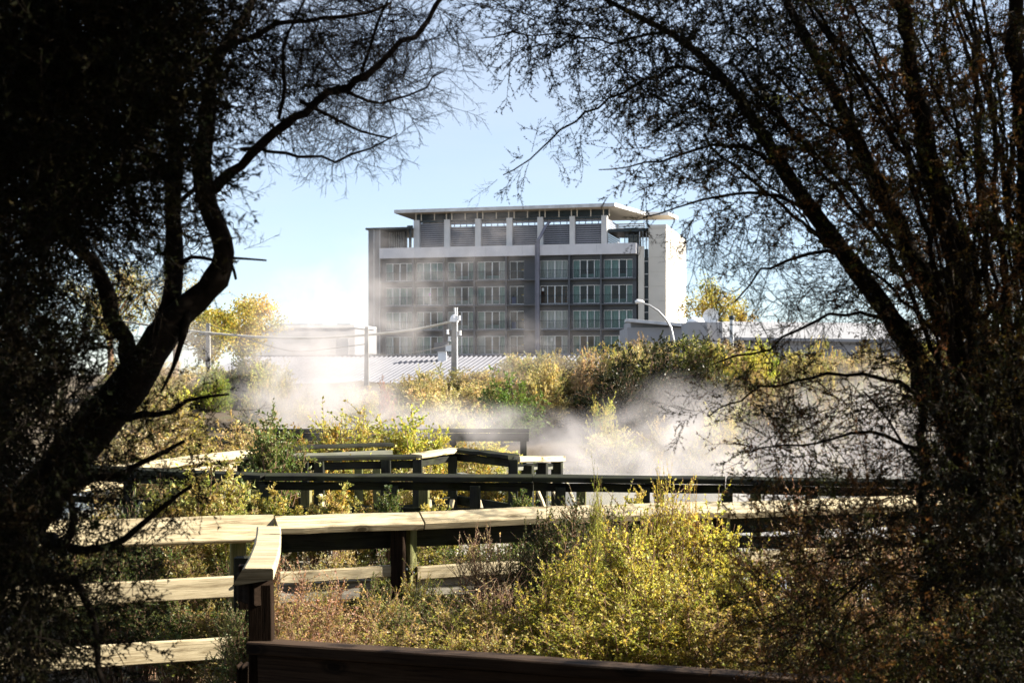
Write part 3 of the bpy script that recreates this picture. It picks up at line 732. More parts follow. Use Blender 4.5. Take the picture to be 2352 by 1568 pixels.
    a, b = Vector((*pe[0], .865)), Vector((*pe[1], .78))
    board('cap_rail', a, b, .12, .06, pw, f3); board('fascia_board', a + Vector((.02, .25, -.10)), b + Vector((.02, .25, -.10)), .045, .07, gw, f3)
    for x in (1212, 1245, 1280):
        q = seg_at(pe, x); upright('post', (q[0] + .0, q[1] + .06), -1.0, .77, .12, dk, f3, R(-12))
    for x in (1212, 1245, 1280):
        q = seg_at(pe, x); board('brace', (q[0] + .07, q[1], .60), (q[0] + .19, q[1] - .05, .30), .05, .03, pw, f3)
    for x0_, x1_, zt_ in ((735, 760, .55), (890, 905, .55), (985, 1000, .5), (1040, 1022, .5), (1100, 1118, .5)):
        a, b = XY(x0_, 14.2), XY(x1_, 14.0); board('brace', (*a, zt_), (*b, zt_ - .35), .045, .03, pw, f3)
    board('white_plank', (*XY(1055, 14.2), .755), (*XY(1098, 14.1), .75), .10, .025, M['grey_wood'], f3)
    # F3 left wing, sunlit
    f4 = empty('platform_railing', (*XY(430, 14.2), 0)); tag(f4, 'pale sunlit railing half hidden by the dark left tree branches', 'railing', 'boardwalk railings')
    a, b = Vector((*XY(150, 12.9), .84)), Vector((*XY(572, 15.4), .90))
    board('cap_rail', a, b, .10, .07, pw, f4, R(10)); board('fascia_board', a + Vector((0, .03, -.13)), b + Vector((0, .03, -.13)), .045, .09, pw, f4)
    board('mid_rail', a + Vector((0, .03, -.4)), b + Vector((0, .03, -.4)), .045, .1, gw, f4)
    for t in (.3, .55, .8, .98): q = a.lerp(b, t); upright('post', (q.x, q.y + .1), -.8, q.z - .06, .09, ps, f4)
    # F4 and F5 beyond
    f5 = empty('platform_railing', (*XY(790, 17), 0)); tag(f5, 'short pale rail glimpsed between the two yellow bushes', 'railing', 'boardwalk railings')
    a, b = Vector((*XY(640, 16.6), .89)), Vector((*XY(900, 17.4), .9))
    board('cap_rail', a, b, .12, .04, dk, f5, R(5)); board('fascia_board', a + Vector((0, 0, -.10)), b + Vector((0, 0, -.10)), .05, .06, gw, f5)
    for t in (.1, .5, .9): q = a.lerp(b, t); upright('post', (q.x, q.y + .1), -1.0, q.z - .05, .1, ps, f5)
    f6 = empty('platform_railing', (*XY(990, 21.4), 0)); tag(f6, 'farthest dark flat rail in the steam above the pond', 'railing', 'boardwalk railings')
    a, b = Vector((*XY(590, 21.6), .9)), Vector((*XY(1215, 21.6), .9))
    board('cap_rail', a, b, .15, .06, dk, f6); board('fascia_board', a + Vector((0, 0, -.10)), b + Vector((0, 0, -.10)), .05, .12, dk, f6)
    for t in (.02, .25, .5, .72, .98): q = a.lerp(b, t); upright('post', (q.x, q.y + .1), -1.3, .85, .1, dk, f6)
    # plank deck behind the dark railing
    dk_o = empty('boardwalk_deck', (0, 13, .18)); tag(dk_o, 'weathered plank deck glimpsed under the long dark railing', 'boardwalk')
    x = -4.2
    while x < 5.2:
        board('plank', (x, 12.15 - .03*x, .18), (x + .03, 13.7 - .03*x, .18), .138, .035, M['deck_wood'], dk_o, n=3); x += .146
    board('edge_board', (-4.3, 12.22, .10), (5.3, 11.94, .10), .04, .11, M['deck_wood'], dk_o)
build_rails()

# ------------------------------------------------------------------ vegetation helpers
ORD = ['first', 'second', 'third', 'fourth', 'fifth', 'sixth', 'seventh', 'eighth', 'ninth', 'tenth', 'eleventh', 'twelfth', 'thirteenth', 'fourteenth', 'fifteenth', 'sixteenth', 'seventeenth', 'eighteenth', 'nineteenth', 'twentieth']
def ranks(rows, key=lambda q: 0):
    """place of each row, counted from the left, among the rows with the same key"""
    out = []
    for q in rows: out.append(ORD[sum(1 for p in rows if key(p) == key(q) and p[0] < q[0])])
    return out
def unit(v): return v / (np.linalg.norm(v, axis=-1, keepdims=True) + 1e-9)
def leaf_quads(P0, T, L, W, r):
    n = len(P0); S = unit(np.cross(T, r.normal(size=(n, 3)))); L = np.asarray(L).reshape(-1, 1); W = np.asarray(W).reshape(-1, 1)
    N = np.cross(S, T)
    V = np.stack([P0, P0 + T*L*.45 + S*W*.5 + N*L*.06, P0 + T*L, P0 + T*L*.45 - S*W*.5 + N*L*.06], 1).reshape(-1, 3)
    return V, np.arange(n*4).reshape(-1, 4)
def leaf_tris(P0, T, L, W, r):
    n = len(P0); S = unit(np.cross(T, r.normal(size=(n, 3)))); L = np.asarray(L).reshape(-1, 1); W = np.asarray(W).reshape(-1, 1)
    V = np.stack([P0 + S*W*.5, P0 + T*L, P0 + T*L*.15 - S*W*.55], 1).reshape(-1, 3)
    return V, np.arange(n*3).reshape(-1, 3)
def seg_prisms(A, B, r0, r1):
    n = len(A); t = unit(B - A); s = unit(np.cross(t, np.array([.31, .17, .93]))); u = np.cross(s, t)
    r0 = np.broadcast_to(np.asarray(r0, float), (n,))[:, None]; r1 = np.broadcast_to(np.asarray(r1, float), (n,))[:, None]
    V = []
    for P_, r_ in ((A, r0), (B, r1)):
        for a in (0, 2.094, 4.189): V.append(P_ + r_*(math.cos(a)*s + math.sin(a)*u))
    V = np.stack(V, 1).reshape(-1, 3); k = np.arange(n)[:, None]*6
    Q = np.stack([k + np.array([[0, 1, 4, 3]]), k + np.array([[1, 2, 5, 4]]), k + np.array([[2, 0, 3, 5]])], 1).reshape(-1, 4)
    return V, Q
PAL = {
 'yellow': [(.50, .49, .13), (.41, .43, .11), (.60, .50, .16), (.25, .31, .08)],
 'olive':  [(.42, .38, .17), (.50, .42, .22), (.28, .29, .11), (.56, .46, .25)],
 'dark':   [(.05, .07, .024), (.09, .105, .032), (.04, .055, .022)],
 'green':  [(.11, .16, .05), (.18, .21, .07), (.08, .12, .04)],
 'brown':  [(.47, .42, .26), (.40, .35, .21), (.54, .48, .31)],
 'rust':   [(.55, .32, .23), (.62, .40, .29), (.36, .37, .12), (.46, .25, .18)],
 'gold':   [(.50, .40, .08), (.38, .36, .08), (.26, .28, .06), (.52, .34, .07)],
 'wild':   [(.40, .39, .12), (.48, .37, .18), (.25, .29, .09), (.56, .44, .19)],
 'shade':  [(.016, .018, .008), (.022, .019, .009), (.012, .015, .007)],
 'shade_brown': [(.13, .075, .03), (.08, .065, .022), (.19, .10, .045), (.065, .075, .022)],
}
def tints(pal, n, r, jitter=.25):
    c = np.array(PAL[pal])[r.integers(0, len(PAL[pal]), n)]
    return c * (1 + r.normal(0, jitter, (n, 1))).clip(.5, 1.7) * (1 + r.normal(0, .06, (n, 3)))
def shrub_meshes(seed, H, W, ns, nt, nl, LL, LW, pal, up=.12, tw=.16, bare=.22, stemr=.006, dome=.55):
    """stems fanning up from one root into a rounded crown: twigs and small leaves"""
    r = np.random.default_rng(seed)
    az = r.random(ns)*math.tau; rr = W/2*np.sqrt(r.random(ns)); lob = 1 + .20*np.sin(az*2 + r.random()*6) + .16*np.sin(az*3 + r.random()*6)
    tz = H - min(W, H)*dome*(2*rr/W)**2.2*r.uniform(.6, 1.3, ns) - H*np.abs(r.normal(0, .07, ns)); rr = rr*lob; tz = np.where(r.random(ns) < .14, tz*r.uniform(1.05, 1.16, ns), tz)
    tip = np.stack([rr*np.cos(az), rr*np.sin(az), tz.clip(.25*H, None)], 1)
    t = np.linspace(0, 1, 7); base = r.normal(0, .05*W, (ns, 3)) * [1, 1, 0]
    wob = r.normal(0, .022*min(W, H), (ns, 7, 3)) * np.linspace(0, 1, 7)[None, :, None]
    st = base[:, None] + np.stack([tip[:, None, 0]*t**1.25, tip[:, None, 1]*t**1.25, tip[:, None, 2]*t**.92], -1) + wob
    stems = merge([tube_np(s_, np.linspace(stemr, stemr*.25, 7), 4) for s_ in st])
    m = ns*nt; si = np.repeat(np.arange(ns), nt); ft = r.beta(1.7, 1.1, m)*(1-bare) + bare; k = np.minimum((ft*6).astype(int), 5); fr = (ft*6 - k)[:, None]
    tp = st[si, k]*(1-fr) + st[si, k+1]*fr; td = unit(st[si, k+1] - st[si, k])
    d = unit(td*.55 + unit(r.normal(size=(m, 3)))*.9 + np.array([0, 0, up])); ln = min(W*1.2, H)*tw*r.uniform(.5, 1.35, m)[:, None]
    te = tp + d*ln
    tv = seg_prisms(tp, te, stemr*.35, stemr*.15)
    li = np.repeat(np.arange(m), nl); u = r.uniform(.05, 1.0, m*nl)[:, None]
    lp = tp[li] + (te - tp)[li]*u; ld = unit(d[li]*.6 + unit(r.normal(size=(m*nl, 3)))*.8 + [0, 0, .12])
    V, Q = leaf_quads(lp, ld, LL*r.uniform(.5, 1.4, m*nl), LW*r.uniform(.6, 1.4, m*nl), r)
    c = (tints(pal, ns, r, .2)[si]*.5 + tints(pal, m, r)*.5)[li]*(1 + r.normal(0, .18, (m*nl, 1)))
    col = np.repeat(c.clip(.004, 1), 4, axis=0)
    sv, sq = merge([stems, tv])
    return mesh_np('stems', sv, sq, M['stem']), mesh_np('foliage', V, Q, M['leaf'], col)
def place_shrub(name, tm, x, y, z, s, label, group, cat='shrub', tint=(1, 1, 1), rz=None, sz=None):
    o = empty(name, (x, y, z), rng.random()*6.28 if rz is None else rz); o.scale = (s, s, sz or s)
    a = link('stems', tm[0], None, o); b = link('foliage', tm[1], None, o); b.color = (*tint, 1)
    tag(o, label, cat, group); return o

# ------------------------------------------------------------------ far trees
def far_tree(seed, H, W, pal, n, LL, trunk_h=.3, lobes=9):
    r = np.random.default_rng(seed); th = H*trunk_h
    tr = [tube_np(spline([(0, 0, 0, .04*H), (.02*H, 0, th*.6, .03*H), (0, .01*H, th*1.3, .022*H), (0, 0, H*.85, .006*H)], .5)[:, :3], np.linspace(.035*H, .008*H, len(spline([(0, 0, 0, .04*H), (.02*H, 0, th*.6, .03*H), (0, .01*H, th*1.3, .022*H), (0, 0, H*.85, .006*H)], .5))), 6)]
    C = []; 
    for i in range(lobes*4):
        a = r.random()*math.tau; v = r.random(); rad = W/2*math.sqrt(r.random())*math.sin(math.pi*min(1, .25 + .75*(1-v)))*1.0
        c = np.array([rad*math.cos(a), rad*math.sin(a), th + (H-th)*(.08 + .9*v)]); C.append(c)
        z0 = th*.8 + (c[2]-th)*.35; tr.append(tube_np(spline([(0, 0, z0, 1), tuple(c*[.5, .5, 0] + [0, 0, (z0+c[2])/2 + .03*H]) + (1,), tuple(c) + (1,)], .6)[:, :3], .006*H, 4))
    C = np.array(C); k = r.integers(0, len(C), n)
    p = C[k] + r.normal(0, 1, (n, 3))*np.array([.085*W, .085*W, .055*H])
    V, Q = leaf_quads(p, unit(r.normal(size=(n, 3)) + [0, 0, -.2]), LL*r.uniform(.6, 1.3, n), LL*.6*r.uniform(.7, 1.3, n), r)
    cc = tints(pal, len(C), r)[k]*.5 + tints(pal, n, r)*.5
    return mesh_np('trunk', *merge(tr), M['stem']), mesh_np('crown', V, Q, M['leaf'], np.repeat(cc, 4, axis=0))
def place_tree(x, ytop, D, Wpx, pal, seed, label, name='autumn_tree', n=7000, LL=.2, group='trees beyond the shrubs', th=.3, z0=1.4):
    H = P(x, ytop, D).z - z0; o = empty(name, (P(x, 0, D).x, D, z0))
    tm = far_tree(seed, H, Wpx/F*D, pal, n, LL, th)
    a = link('trunk', tm[0], None, o); b = link('crown', tm[1], None, o); tag(o, label, 'tree', group)
    return o
place_tree(560, 692, 95, 170, 'gold', 11, 'golden yellow tree left of the long pale building')
place_tree(478, 720, 88, 130, 'gold', 12, 'orange leaved low tree behind the short pale pole', n=5000)
place_tree(400, 640, 92, 150, 'brown', 13, 'thin pale brown tree seen through the left tree fork', n=3500, LL=.16)
place_tree(1630, 656, 142, 118, 'gold', 14, 'yellow green tree rising above the annexe beside the white tower', LL=.26, n=5000)
place_tree(1700, 705, 150, 70, 'gold', 15, 'small yellow tree right of the satellite dish', LL=.26, n=2500)
place_tree(250, 620, 90, 190, 'wild', 16, 'brownish tree behind the dark left tree trunks', n=4000, LL=.18)

# ------------------------------------------------------------------ shrubs on the bank
TPL = {}
for k, pal in enumerate(('olive', 'olive', 'brown', 'yellow', 'wild', 'green', 'dark', 'rust', 'green')):
    TPL[('h', k)] = shrub_meshes(100 + k, 1.0, 1.15, 70, 14, 24, .024, .0145, pal, tw=.125, bare=.2, stemr=.007, dome=.75)
def hill(x, ytop, D, wpx, k, label, group, tint=(1, 1, 1), name='bank_shrub', extra=.25):
    X = P(x, 0, D).x; g = float(ground_z(X, D)); H = max(.8, P(x, ytop, D).z - g + extra); s = wpx/F*D/1.15
    return place_shrub(name, TPL[('h', k)], X, D, g - extra, s, label, group, tint=tint, sz=H)
def ylim(x):
    return float(np.interp(x, [200, 400, 470, 620, 650, 840, 880, 960, 1040, 1130, 1200, 1240, 1300, 1400, 1480, 1570, 1700, 1900, 2100, 2352],
                              [825, 815, 820, 808, 885, 885, 880, 848, 845, 822, 815, 805, 780, 772, 758, 768, 778, 770, 762, 758]))
hill(1165, 858, 46, 185, 8, 'rounded bright green shrub standing out on the bank', None, (1.0, 1.25, .7), 'round_shrub')
hill(1490, 758, 49, 280, 6, 'big dark green shrub on the bank under the white annexe', None, (.36, .38, .34), 'dark_shrub')
hill(1420, 838, 47, 220, 6, 'dark green shrub low on the bank left of the biggest dark one', None, (.36, .38, .34), 'dark_shrub')
hill(1600, 768, 50, 220, 5, 'mid green shrub on the bank crest right of the biggest dark one', None, (.6, .55, .45), 'green_shrub')
hill(1655, 945, 34, 190, 3, 'pale yellow shrub at the foot of the bank behind the right steam', None, (1.1, 1.05, 1.3), 'pale_shrub')
hill(1385, 915, 42, 100, 3, 'small yellow shrub before the dark green ones on the bank', None, (1, 1, 1), 'yellow_shrub')
hill(885, 878, 44, 70, 7, 'small dark red shrub below the shed roof', None, (.7, .5, .6), 'red_shrub')
hill(490, 840, 52, 110, 8, 'vivid lime green shrub below the short pale pole', None, (2.0, 1.9, .6), 'lime_shrub')
hill(1350, 800, 50, 100, 2, 'pinkish brown dry shrub below the hotel right bays', None, (1.15, 1.0, 1.0), 'dry_shrub')
hill(570, 815, 54, 150, 6, 'dark green shrub before the left end of the pale building', None, (1.5, 1.4, 1.3), 'green_shrub')
r_ = np.random.default_rng(5)
SPECIAL = [(1165, 862, 46, 165), (1490, 772, 49, 240), (1420, 838, 47, 200), (1655, 945, 34, 190), (490, 840, 52, 110)]
seen_l = {}
for i in range(230):
    x = r_.uniform(280, 2330); D = r_.uniform(37.5, 61); yl = ylim(x) + r_.uniform(-6, 60)
    X = P(x, 0, D).x; g = float(ground_z(X, D)); Hm = P(x, yl, D).z - g
    if Hm < .7: continue
    H = min(Hm, r_.uniform(1.3, 2.8)); yt = YH - (g + H - EYE)*F/D
    if any(D < sd + 1 and abs(x - sx) < sw*.5 + 60 and yt < sy + sw*.55 for sx, sy, sd, sw in SPECIAL): continue
    k = r_.choice([0, 1, 2, 3, 4, 2, 0, 1, 0])
    cn = ('olive', 'dull olive', 'pale brown', 'yellow', 'tawny', 'green')[k]
    zone = next(n_ for lim, n_ in ((430, 'behind the left tree trunk'), (560, 'near the short pale pole'), (660, 'before the pale building end'), (860, 'left of the slim pole'), (1000, 'below the shed roof'), (1120, 'near the lamp pole'), (1240, 'around the round green shrub'), (1400, 'below the hotel right bays'), (1560, 'around the big dark shrub'), (1750, 'below the satellite dish'), (1950, 'behind the drooping right branches'), (9999, 'behind the right tree stems')) if x < lim)
    row = 'low on the bank' if D < 43 else ('halfway up the bank' if D < 52 else 'on the bank crest')
    big = 'tall ' if H > 2.0 else ('low ' if H < 1.5 else '')
    lb = big + cn + ' shrub ' + row + ' ' + zone
    ob = hill(x, yt, D, r_.uniform(1.6, 3.0)*F/D, k, lb, 'scrub on the bank', tuple(r_.uniform(.55, 1.35)*np.array([1, r_.uniform(.9, 1.08), r_.uniform(.8, 1.2)])), 'scrub_shrub')

    seen_l.setdefault(lb, []).append((x, ob))
for lb, q in seen_l.items():
    if len(q) > 1:
        for n_, (x, ob) in enumerate(sorted(q, key=lambda e_: e_[0])): ob['label'] = ORD[n_] + ' from left, ' + lb

# ------------------------------------------------------------------ middle shrubs
for k, pal in enumerate(('yellow', 'green', 'wild', 'gold', 'brown')):
    for q, ww in enumerate((.25, .42, .62)):
        TPL[('m', k, q)] = shrub_meshes(200 + k*3 + q, 1.0, ww, 36, 14, 16, .021, .0115, pal, tw=.20, stemr=.006, bare=max(.2, 1 - 1.05*ww), dome=.65)
def mid(x, ytop, D, wpx, k, label, group=None, tint=(1, 1, 1), name='bush'):
    X = P(x, 0, D).x; g = float(ground_z(X, D)) - .05; H = P(x, ytop, D).z - g
    W_ = wpx/F*D*1.22; q = int(np.argmin([abs(W_/H - a) for a in (.25, .42, .62)]))
    return place_shrub(name, TPL[('m', k, q)], X, D, g, W_/(.25, .42, .62)[q], label, group, 'bush', tint, sz=H)
mid(628, 968, 14.0, 125, 1, 'fresh green upright bush before the angled platform railing', tint=(1.2, 1.15, 1.1))
mid(860, 985, 18.0, 120, 0, 'low golden bush joining the two yellow bushes behind the platform', tint=(.9, .85, .8))
mid(755, 972, 17.5, 120, 3, 'amber bush close right of the fresh green bush', tint=(.8, .8, .8))
mid(800, 950, 17.8, 190, 0, 'golden green bush between the green bush and the smaller yellow one')
mid(955, 966, 18.2, 135, 0, 'bright yellow bush behind the pale tip of the platform railing', tint=(1.05, 1.05, .9))
mid(525, 972, 20, 200, 4, 'brown gold bush left of the fresh green bush', tint=(1, .9, .6))
mid(430, 985, 19, 190, 2, 'tawny bush behind the sunlit railing near the left tree')
mid(330, 975, 21, 200, 4, 'brown bush farthest left behind the sunlit railing')
mid(1070, 1018, 19, 110, 3, 'low yellow bush over the dark corner of the platform railing', tint=(.8, .85, .9))
mid(705, 975, 22, 120, 3, 'thin straw yellow bush behind the fresh green bush', tint=(.7, .7, .8))
r_ = np.random.default_rng(9)
for n_, x in enumerate(range(640, 1200, 62)):
    mid(x + r_.uniform(-15, 15), 1062 + r_.uniform(-12, 14), 16.6 + r_.uniform(-.3, .4), 95, int(r_.choice([0, 2, 3, 4])), ORD[n_] + ' low yellowish bush from the left seen through the platform railing', 'bushes behind the platform railing', tuple(np.array([1, 1, 1])*r_.uniform(.7, 1.1)), 'low_bush')
for n_, x in enumerate(list(range(500, 900, 55)) + [1010, 1200, 1450]):
    mid(x + r_.uniform(-15, 15), 1150 + r_.uniform(-22, 25), 11.3 + r_.uniform(-.15, .3), 62, int(r_.choice([0, 1, 2])), ORD[n_] + ' small bush from the left in the gaps under the long dark railing', 'bushes under the dark railing', tuple(np.array([1, 1, 1])*r_.uniform(.7, 1.1)), 'low_bush')
# behind the pale railing, left
ROW_B = ((490, 1082, 9.9, 170, 2, 1.1), (420, 1110, 10.2, 170, 0, .8), (340, 1130, 10.4, 190, 1, .9), (250, 1150, 10.6, 200, 2, .7), (540, 1180, 9.7, 130, 0, .8), (330, 1230, 9.5, 210, 1, .8),
      (450, 1250, 9.4, 200, 2, .8), (560, 1270, 9.3, 150, 1, .8), (250, 1300, 9.2, 220, 1, .7), (400, 1380, 9.0, 220, 1, .9), (510, 1390, 8.95, 180, 2, .8), (160, 1200, 9.8, 220, 2, .6),
      (700, 1270, 9.9, 150, 4, .8), (800, 1255, 10.1, 160, 2, .8), (1000, 1240, 10.0, 170, 0, .8), (1100, 1232, 10.0, 170, 1, .9), (1180, 1225, 10.2, 150, 1, .8), (880, 1285, 10.0, 130, 1, .7))
ROW_B_R = ranks(ROW_B, lambda q: (q[0] > 600, q[2] > 9.6))
for (x, yt, D, wp, k, tn), rk in zip(ROW_B, ROW_B_R):
    mid(x, yt, D, wp, k, rk + ' bush from the left ' + ('farther ' if D > 9.6 else 'close ') + 'behind the pale railing ' + ('right' if x > 600 else 'left') + ' of the near post', 'scrub behind the pale railing', (tn, tn, tn), 'scrub_bush')

# ------------------------------------------------------------------ sunlit foreground shrubs
for k, (pal, nl, tw_) in enumerate((('yellow', 17, .16), ('yellow', 16, .20), ('wild', 16, .18), ('rust', 14, .2), ('dark', 17, .16), ('green', 16, .18), ('brown', 4, .25))):
    TPL[('f', k)] = shrub_meshes(300 + k, 1.0, .45, 36, 24, int(nl*1.35), .0128, .0066, pal, tw=tw_*1.2, up=.32, stemr=.0062, bare=.22, dome=.8)
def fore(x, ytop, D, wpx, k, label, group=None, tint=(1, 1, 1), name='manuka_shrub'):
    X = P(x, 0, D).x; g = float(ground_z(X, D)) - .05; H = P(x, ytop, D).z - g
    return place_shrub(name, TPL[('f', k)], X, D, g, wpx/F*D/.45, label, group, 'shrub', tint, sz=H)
fore(1525, 1120, 7.4, 200, 1, 'tallest sunlit yellow shrub with sprigs above the dark rail', tint=(1.08, 1.03, .9))
fore(1520, 1085, 7.45, 62, 1, 'slender yellow sprig rising highest above the dark rail', tint=(1.05, .95, .8), name='manuka_sprig')
fore(1372, 1120, 7.9, 52, 0, 'thin green sprig standing left of the tallest yellow sprig', tint=(.8, .9, .8), name='manuka_sprig')
fore(1585, 1118, 7.6, 50, 1, 'thin reddish yellow sprig standing right of the tallest yellow sprig', tint=(1.1, .8, .8), name='manuka_sprig')
GY = 'yellow shrubs between barrier and pale railing'
ROW_Y = ((1430, 1190, 7.2, 230, 0, 1.0), (1620, 1180, 7.5, 220, 0, 1.1), (1330, 1260, 7.0, 250, 0, .9), (1500, 1250, 6.8, 270, 1, 1.0), (1650, 1255, 7.0, 250, 1, 1.0), (1240, 1350, 6.8, 260, 0, .85), (1390, 1340, 6.6, 280, 1, .95),
      (1560, 1340, 6.5, 280, 0, .9), (1720, 1290, 6.7, 250, 0, .9), (1300, 1420, 6.35, 280, 0, .85), (1460, 1420, 6.3, 280, 0, .9), (1640, 1400, 6.3, 280, 2, .9), (1130, 1400, 6.9, 240, 0, .8), (1790, 1380, 6.4, 260, 2, .8))
ROW_Y_R = ranks(ROW_Y, lambda q: 0 if q[2] > 7.1 else (1 if q[2] > 6.55 else 2))
for (x, yt, D, wp, k, tn), rk in zip(ROW_Y, ROW_Y_R):
    fore(x, yt, D, wp, k, rk + ' yellow green shrub from the left in the ' + ('back' if D > 7.1 else ('middle' if D > 6.55 else 'front')) + ' row above the barrier', GY, (tn*1.15, tn*1.16, tn))
GL = 'low scrub left of the yellow shrubs'
ROW_L = ((1050, 1390, 6.9, 230, 2, 1), (960, 1400, 7.1, 220, 5, 1), (880, 1370, 7.5, 200, 2, 1), (1010, 1345, 7.9, 180, 5, 1), (800, 1390, 7.2, 220, 3, 1), (710, 1370, 7.2, 200, 3, 1.1), (650, 1340, 7.4, 150, 3, 1.1), (760, 1430, 6.6, 240, 3, 1),
      (900, 1440, 6.5, 240, 2, 1), (1020, 1450, 6.4, 240, 0, .9), (680, 1430, 6.4, 180, 3, 1), (1130, 1450, 6.3, 240, 2, .9), (870, 1330, 8.1, 130, 5, .9), (950, 1325, 8.2, 120, 0, .8), (740, 1345, 8.0, 130, 2, .9))
ROW_L_R = ranks(ROW_L, lambda q: (q[4] == 3, 0 if q[2] > 7.1 else (1 if q[2] > 6.55 else 2)))
for (x, yt, D, wp, k, tn), rk in zip(ROW_L, ROW_L_R):
    fore(x, yt, D, wp, k, rk + ' low ' + ('reddish' if k == 3 else 'green') + ' scrub plant from the near post in the ' + ('back' if D > 7.1 else ('middle' if D > 6.55 else 'front')) + ' row', GL, (tn, tn, tn), 'scrub_shrub')
GD = 'dark shrubs against the pale railing'
ROW_D = ((1330, 1155, 8.3, 190, 4, 1.2), (1250, 1180, 8.45, 160, 4, 1.2), (1400, 1170, 8.5, 170, 4, 1.5), (1190, 1270, 8.3, 160, 4, 1.1), (1290, 1250, 8.0, 190, 4, 1.0))
ROW_D_R = ranks(ROW_D, lambda q: 0)
for (x, yt, D, wp, k, tn), rk in zip(ROW_D, ROW_D_R):
    fore(x, yt, D, wp, k, rk + ' dark green shrub from the left against the pale railing', GD, (tn, tn, tn), 'dark_shrub')
fore(1100, 1215, 8.35, 150, 6, 'bare brown twiggy shrub against the pale railing', None, (1, 1, 1), 'dry_shrub')
fore(1150, 1330, 7.6, 220, 6, 'tangle of dry brown twigs beside the dark shrubs', None, (1, 1, 1), 'dry_shrub')
fore(545, 1395, 7.3, 150, 5, 'grey green shrub left of the near dark post', None, (.9, .95, 1.1))
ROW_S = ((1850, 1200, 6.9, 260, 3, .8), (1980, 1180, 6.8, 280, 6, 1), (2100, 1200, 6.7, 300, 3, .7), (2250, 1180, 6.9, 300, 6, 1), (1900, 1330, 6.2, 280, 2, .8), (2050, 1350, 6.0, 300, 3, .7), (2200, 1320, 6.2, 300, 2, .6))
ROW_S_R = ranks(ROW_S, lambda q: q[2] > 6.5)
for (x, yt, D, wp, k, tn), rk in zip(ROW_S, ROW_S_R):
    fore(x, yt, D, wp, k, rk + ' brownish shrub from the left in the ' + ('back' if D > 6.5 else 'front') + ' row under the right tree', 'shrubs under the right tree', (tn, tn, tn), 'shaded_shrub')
ROW_F = ((1950, 1440, 5.4, 330, 5, .9), (2130, 1400, 5.3, 340, 2, .8), (2290, 1360, 5.2, 340, 5, .9), (1800, 1470, 5.6, 280, 2, .8))
ROW_F_R = ranks(ROW_F, lambda q: 0)
for (x, yt, D, wp, k, tn), rk in zip(ROW_F, ROW_F_R):
    fore(x, yt, D, wp, k, rk + ' green leafy shrub from the left at the very front under the right tree', 'front shrubs under the right tree', (tn, tn, tn), 'leafy_shrub')

# ------------------------------------------------------------------ the two framing trees
def spray_template(seed, nside=9, nleaf=7, LL=.035, LW=.0095, lacy=False, droop=-.05):
    """a unit-length twig along +X with side twigs and leaves"""
    r = np.random.default_rng(seed); ms = 5 if lacy else 3; t = np.linspace(0, 1, ms + 1)
    mx = np.stack([t, .08*np.sin(t*3 + r.random()*6)*t, droop*t**2 + .03*np.sin(t*5 + r.random()*6)], 1)
    A = [mx[:-1]]; B = [mx[1:]]; r0 = [np.linspace(.0075, .004, ms)]; r1 = [np.linspace(.0068, .003, ms)]
    f = np.sort(r.uniform(.08, .98, nside)); k = np.minimum((f*ms).astype(int), ms-1); p = mx[k] + (mx[k+1]-mx[k])*(f*ms-k)[:, None]
    a = r.uniform(0, math.tau, nside); d = unit(np.stack([r.uniform(.5, 1.1, nside), np.cos(a)*.8, np.sin(a)*.6], 1)); ln = r.uniform(.18, .48, nside)*(1.15 - .55*f)
    m1 = p + d*ln[:, None]*.5; d2 = unit(d + r.normal(0, .3, d.shape) + [.2, 0, 0]); m2 = m1 + d2*ln[:, None]*.5
    if lacy:
        A += [p, m1]; B += [m1, m2]; r0 += [np.full(nside, .004), np.full(nside, .003)]; r1 += [np.full(nside, .003), np.full(nside, .002)]
    else:
        m1 = .5*(p + m2); A.append(p); B.append(m2); r0.append(np.full(nside, .0042)); r1.append(np.full(nside, .002))
    if lacy:
        q = np.repeat(np.arange(nside), 3); u = r.uniform(.2, 1, len(q))[:, None]; b0 = p[q] + (m2 - p)[q]*u
        dd = unit(d[q] + r.normal(0, .6, (len(q), 3))); b1 = b0 + dd*r.uniform(.08, .2, len(q))[:, None]
        A.append(b0); B.append(b1); r0.append(np.full(len(q), .0028)); r1.append(np.full(len(q), .0018))
    li = np.repeat(np.arange(nside), nleaf); u = r.uniform(.05, 1.02, len(li))[:, None]
    lp = np.where(u < .5, p[li] + (m1-p)[li]*u*2, m1[li] + (m2-m1)[li]*(u-.5)*2); ld = unit(d[li]*.7 + unit(r.normal(size=(len(li), 3)))*.9)
    nm = max(4, nleaf*2); um = r.uniform(.1, 1, nm)*ms; km = np.minimum(um.astype(int), ms-1)
    lp2 = mx[km] + (mx[km+1]-mx[km])*(um-km)[:, None]; ld2 = unit(np.array([.6, 0, 0]) + unit(r.normal(size=(nm, 3))))
    lp = np.vstack([lp, lp2]); ld = np.vstack([ld, ld2]); n = len(lp)
    LV, LQ = leaf_tris(lp, ld, LL*r.uniform(.6, 1.35, n), LW*r.uniform(.7, 1.3, n), r)
    SV, SQ = seg_prisms(np.vstack(A), np.vstack(B), np.concatenate(r0), np.concatenate(r1))
    return LV, LQ, SV, SQ
SPR = {'leafy': [spray_template(400 + i, 7, 10, .054, .021) for i in range(7)],
       'lacy': [spray_template(450 + i, 9, 3, .034, .009, True) for i in range(6)],
       'bare': [spray_template(480 + i, 7, 1, .03, .009, True, -.1) for i in range(4)]}
def in_poly(p, poly):
    x, y = p[:, 0], p[:, 1]; c = np.zeros(len(p), bool); n = len(poly)
    for i in range(n):
        x0, y0 = poly[i]; x1, y1 = poly[(i+1) % n]
        c ^= ((y0 > y) != (y1 > y)) & (x < (x1-x0)*(y-y0)/(y1-y0 + 1e-12) + x0)
    return c
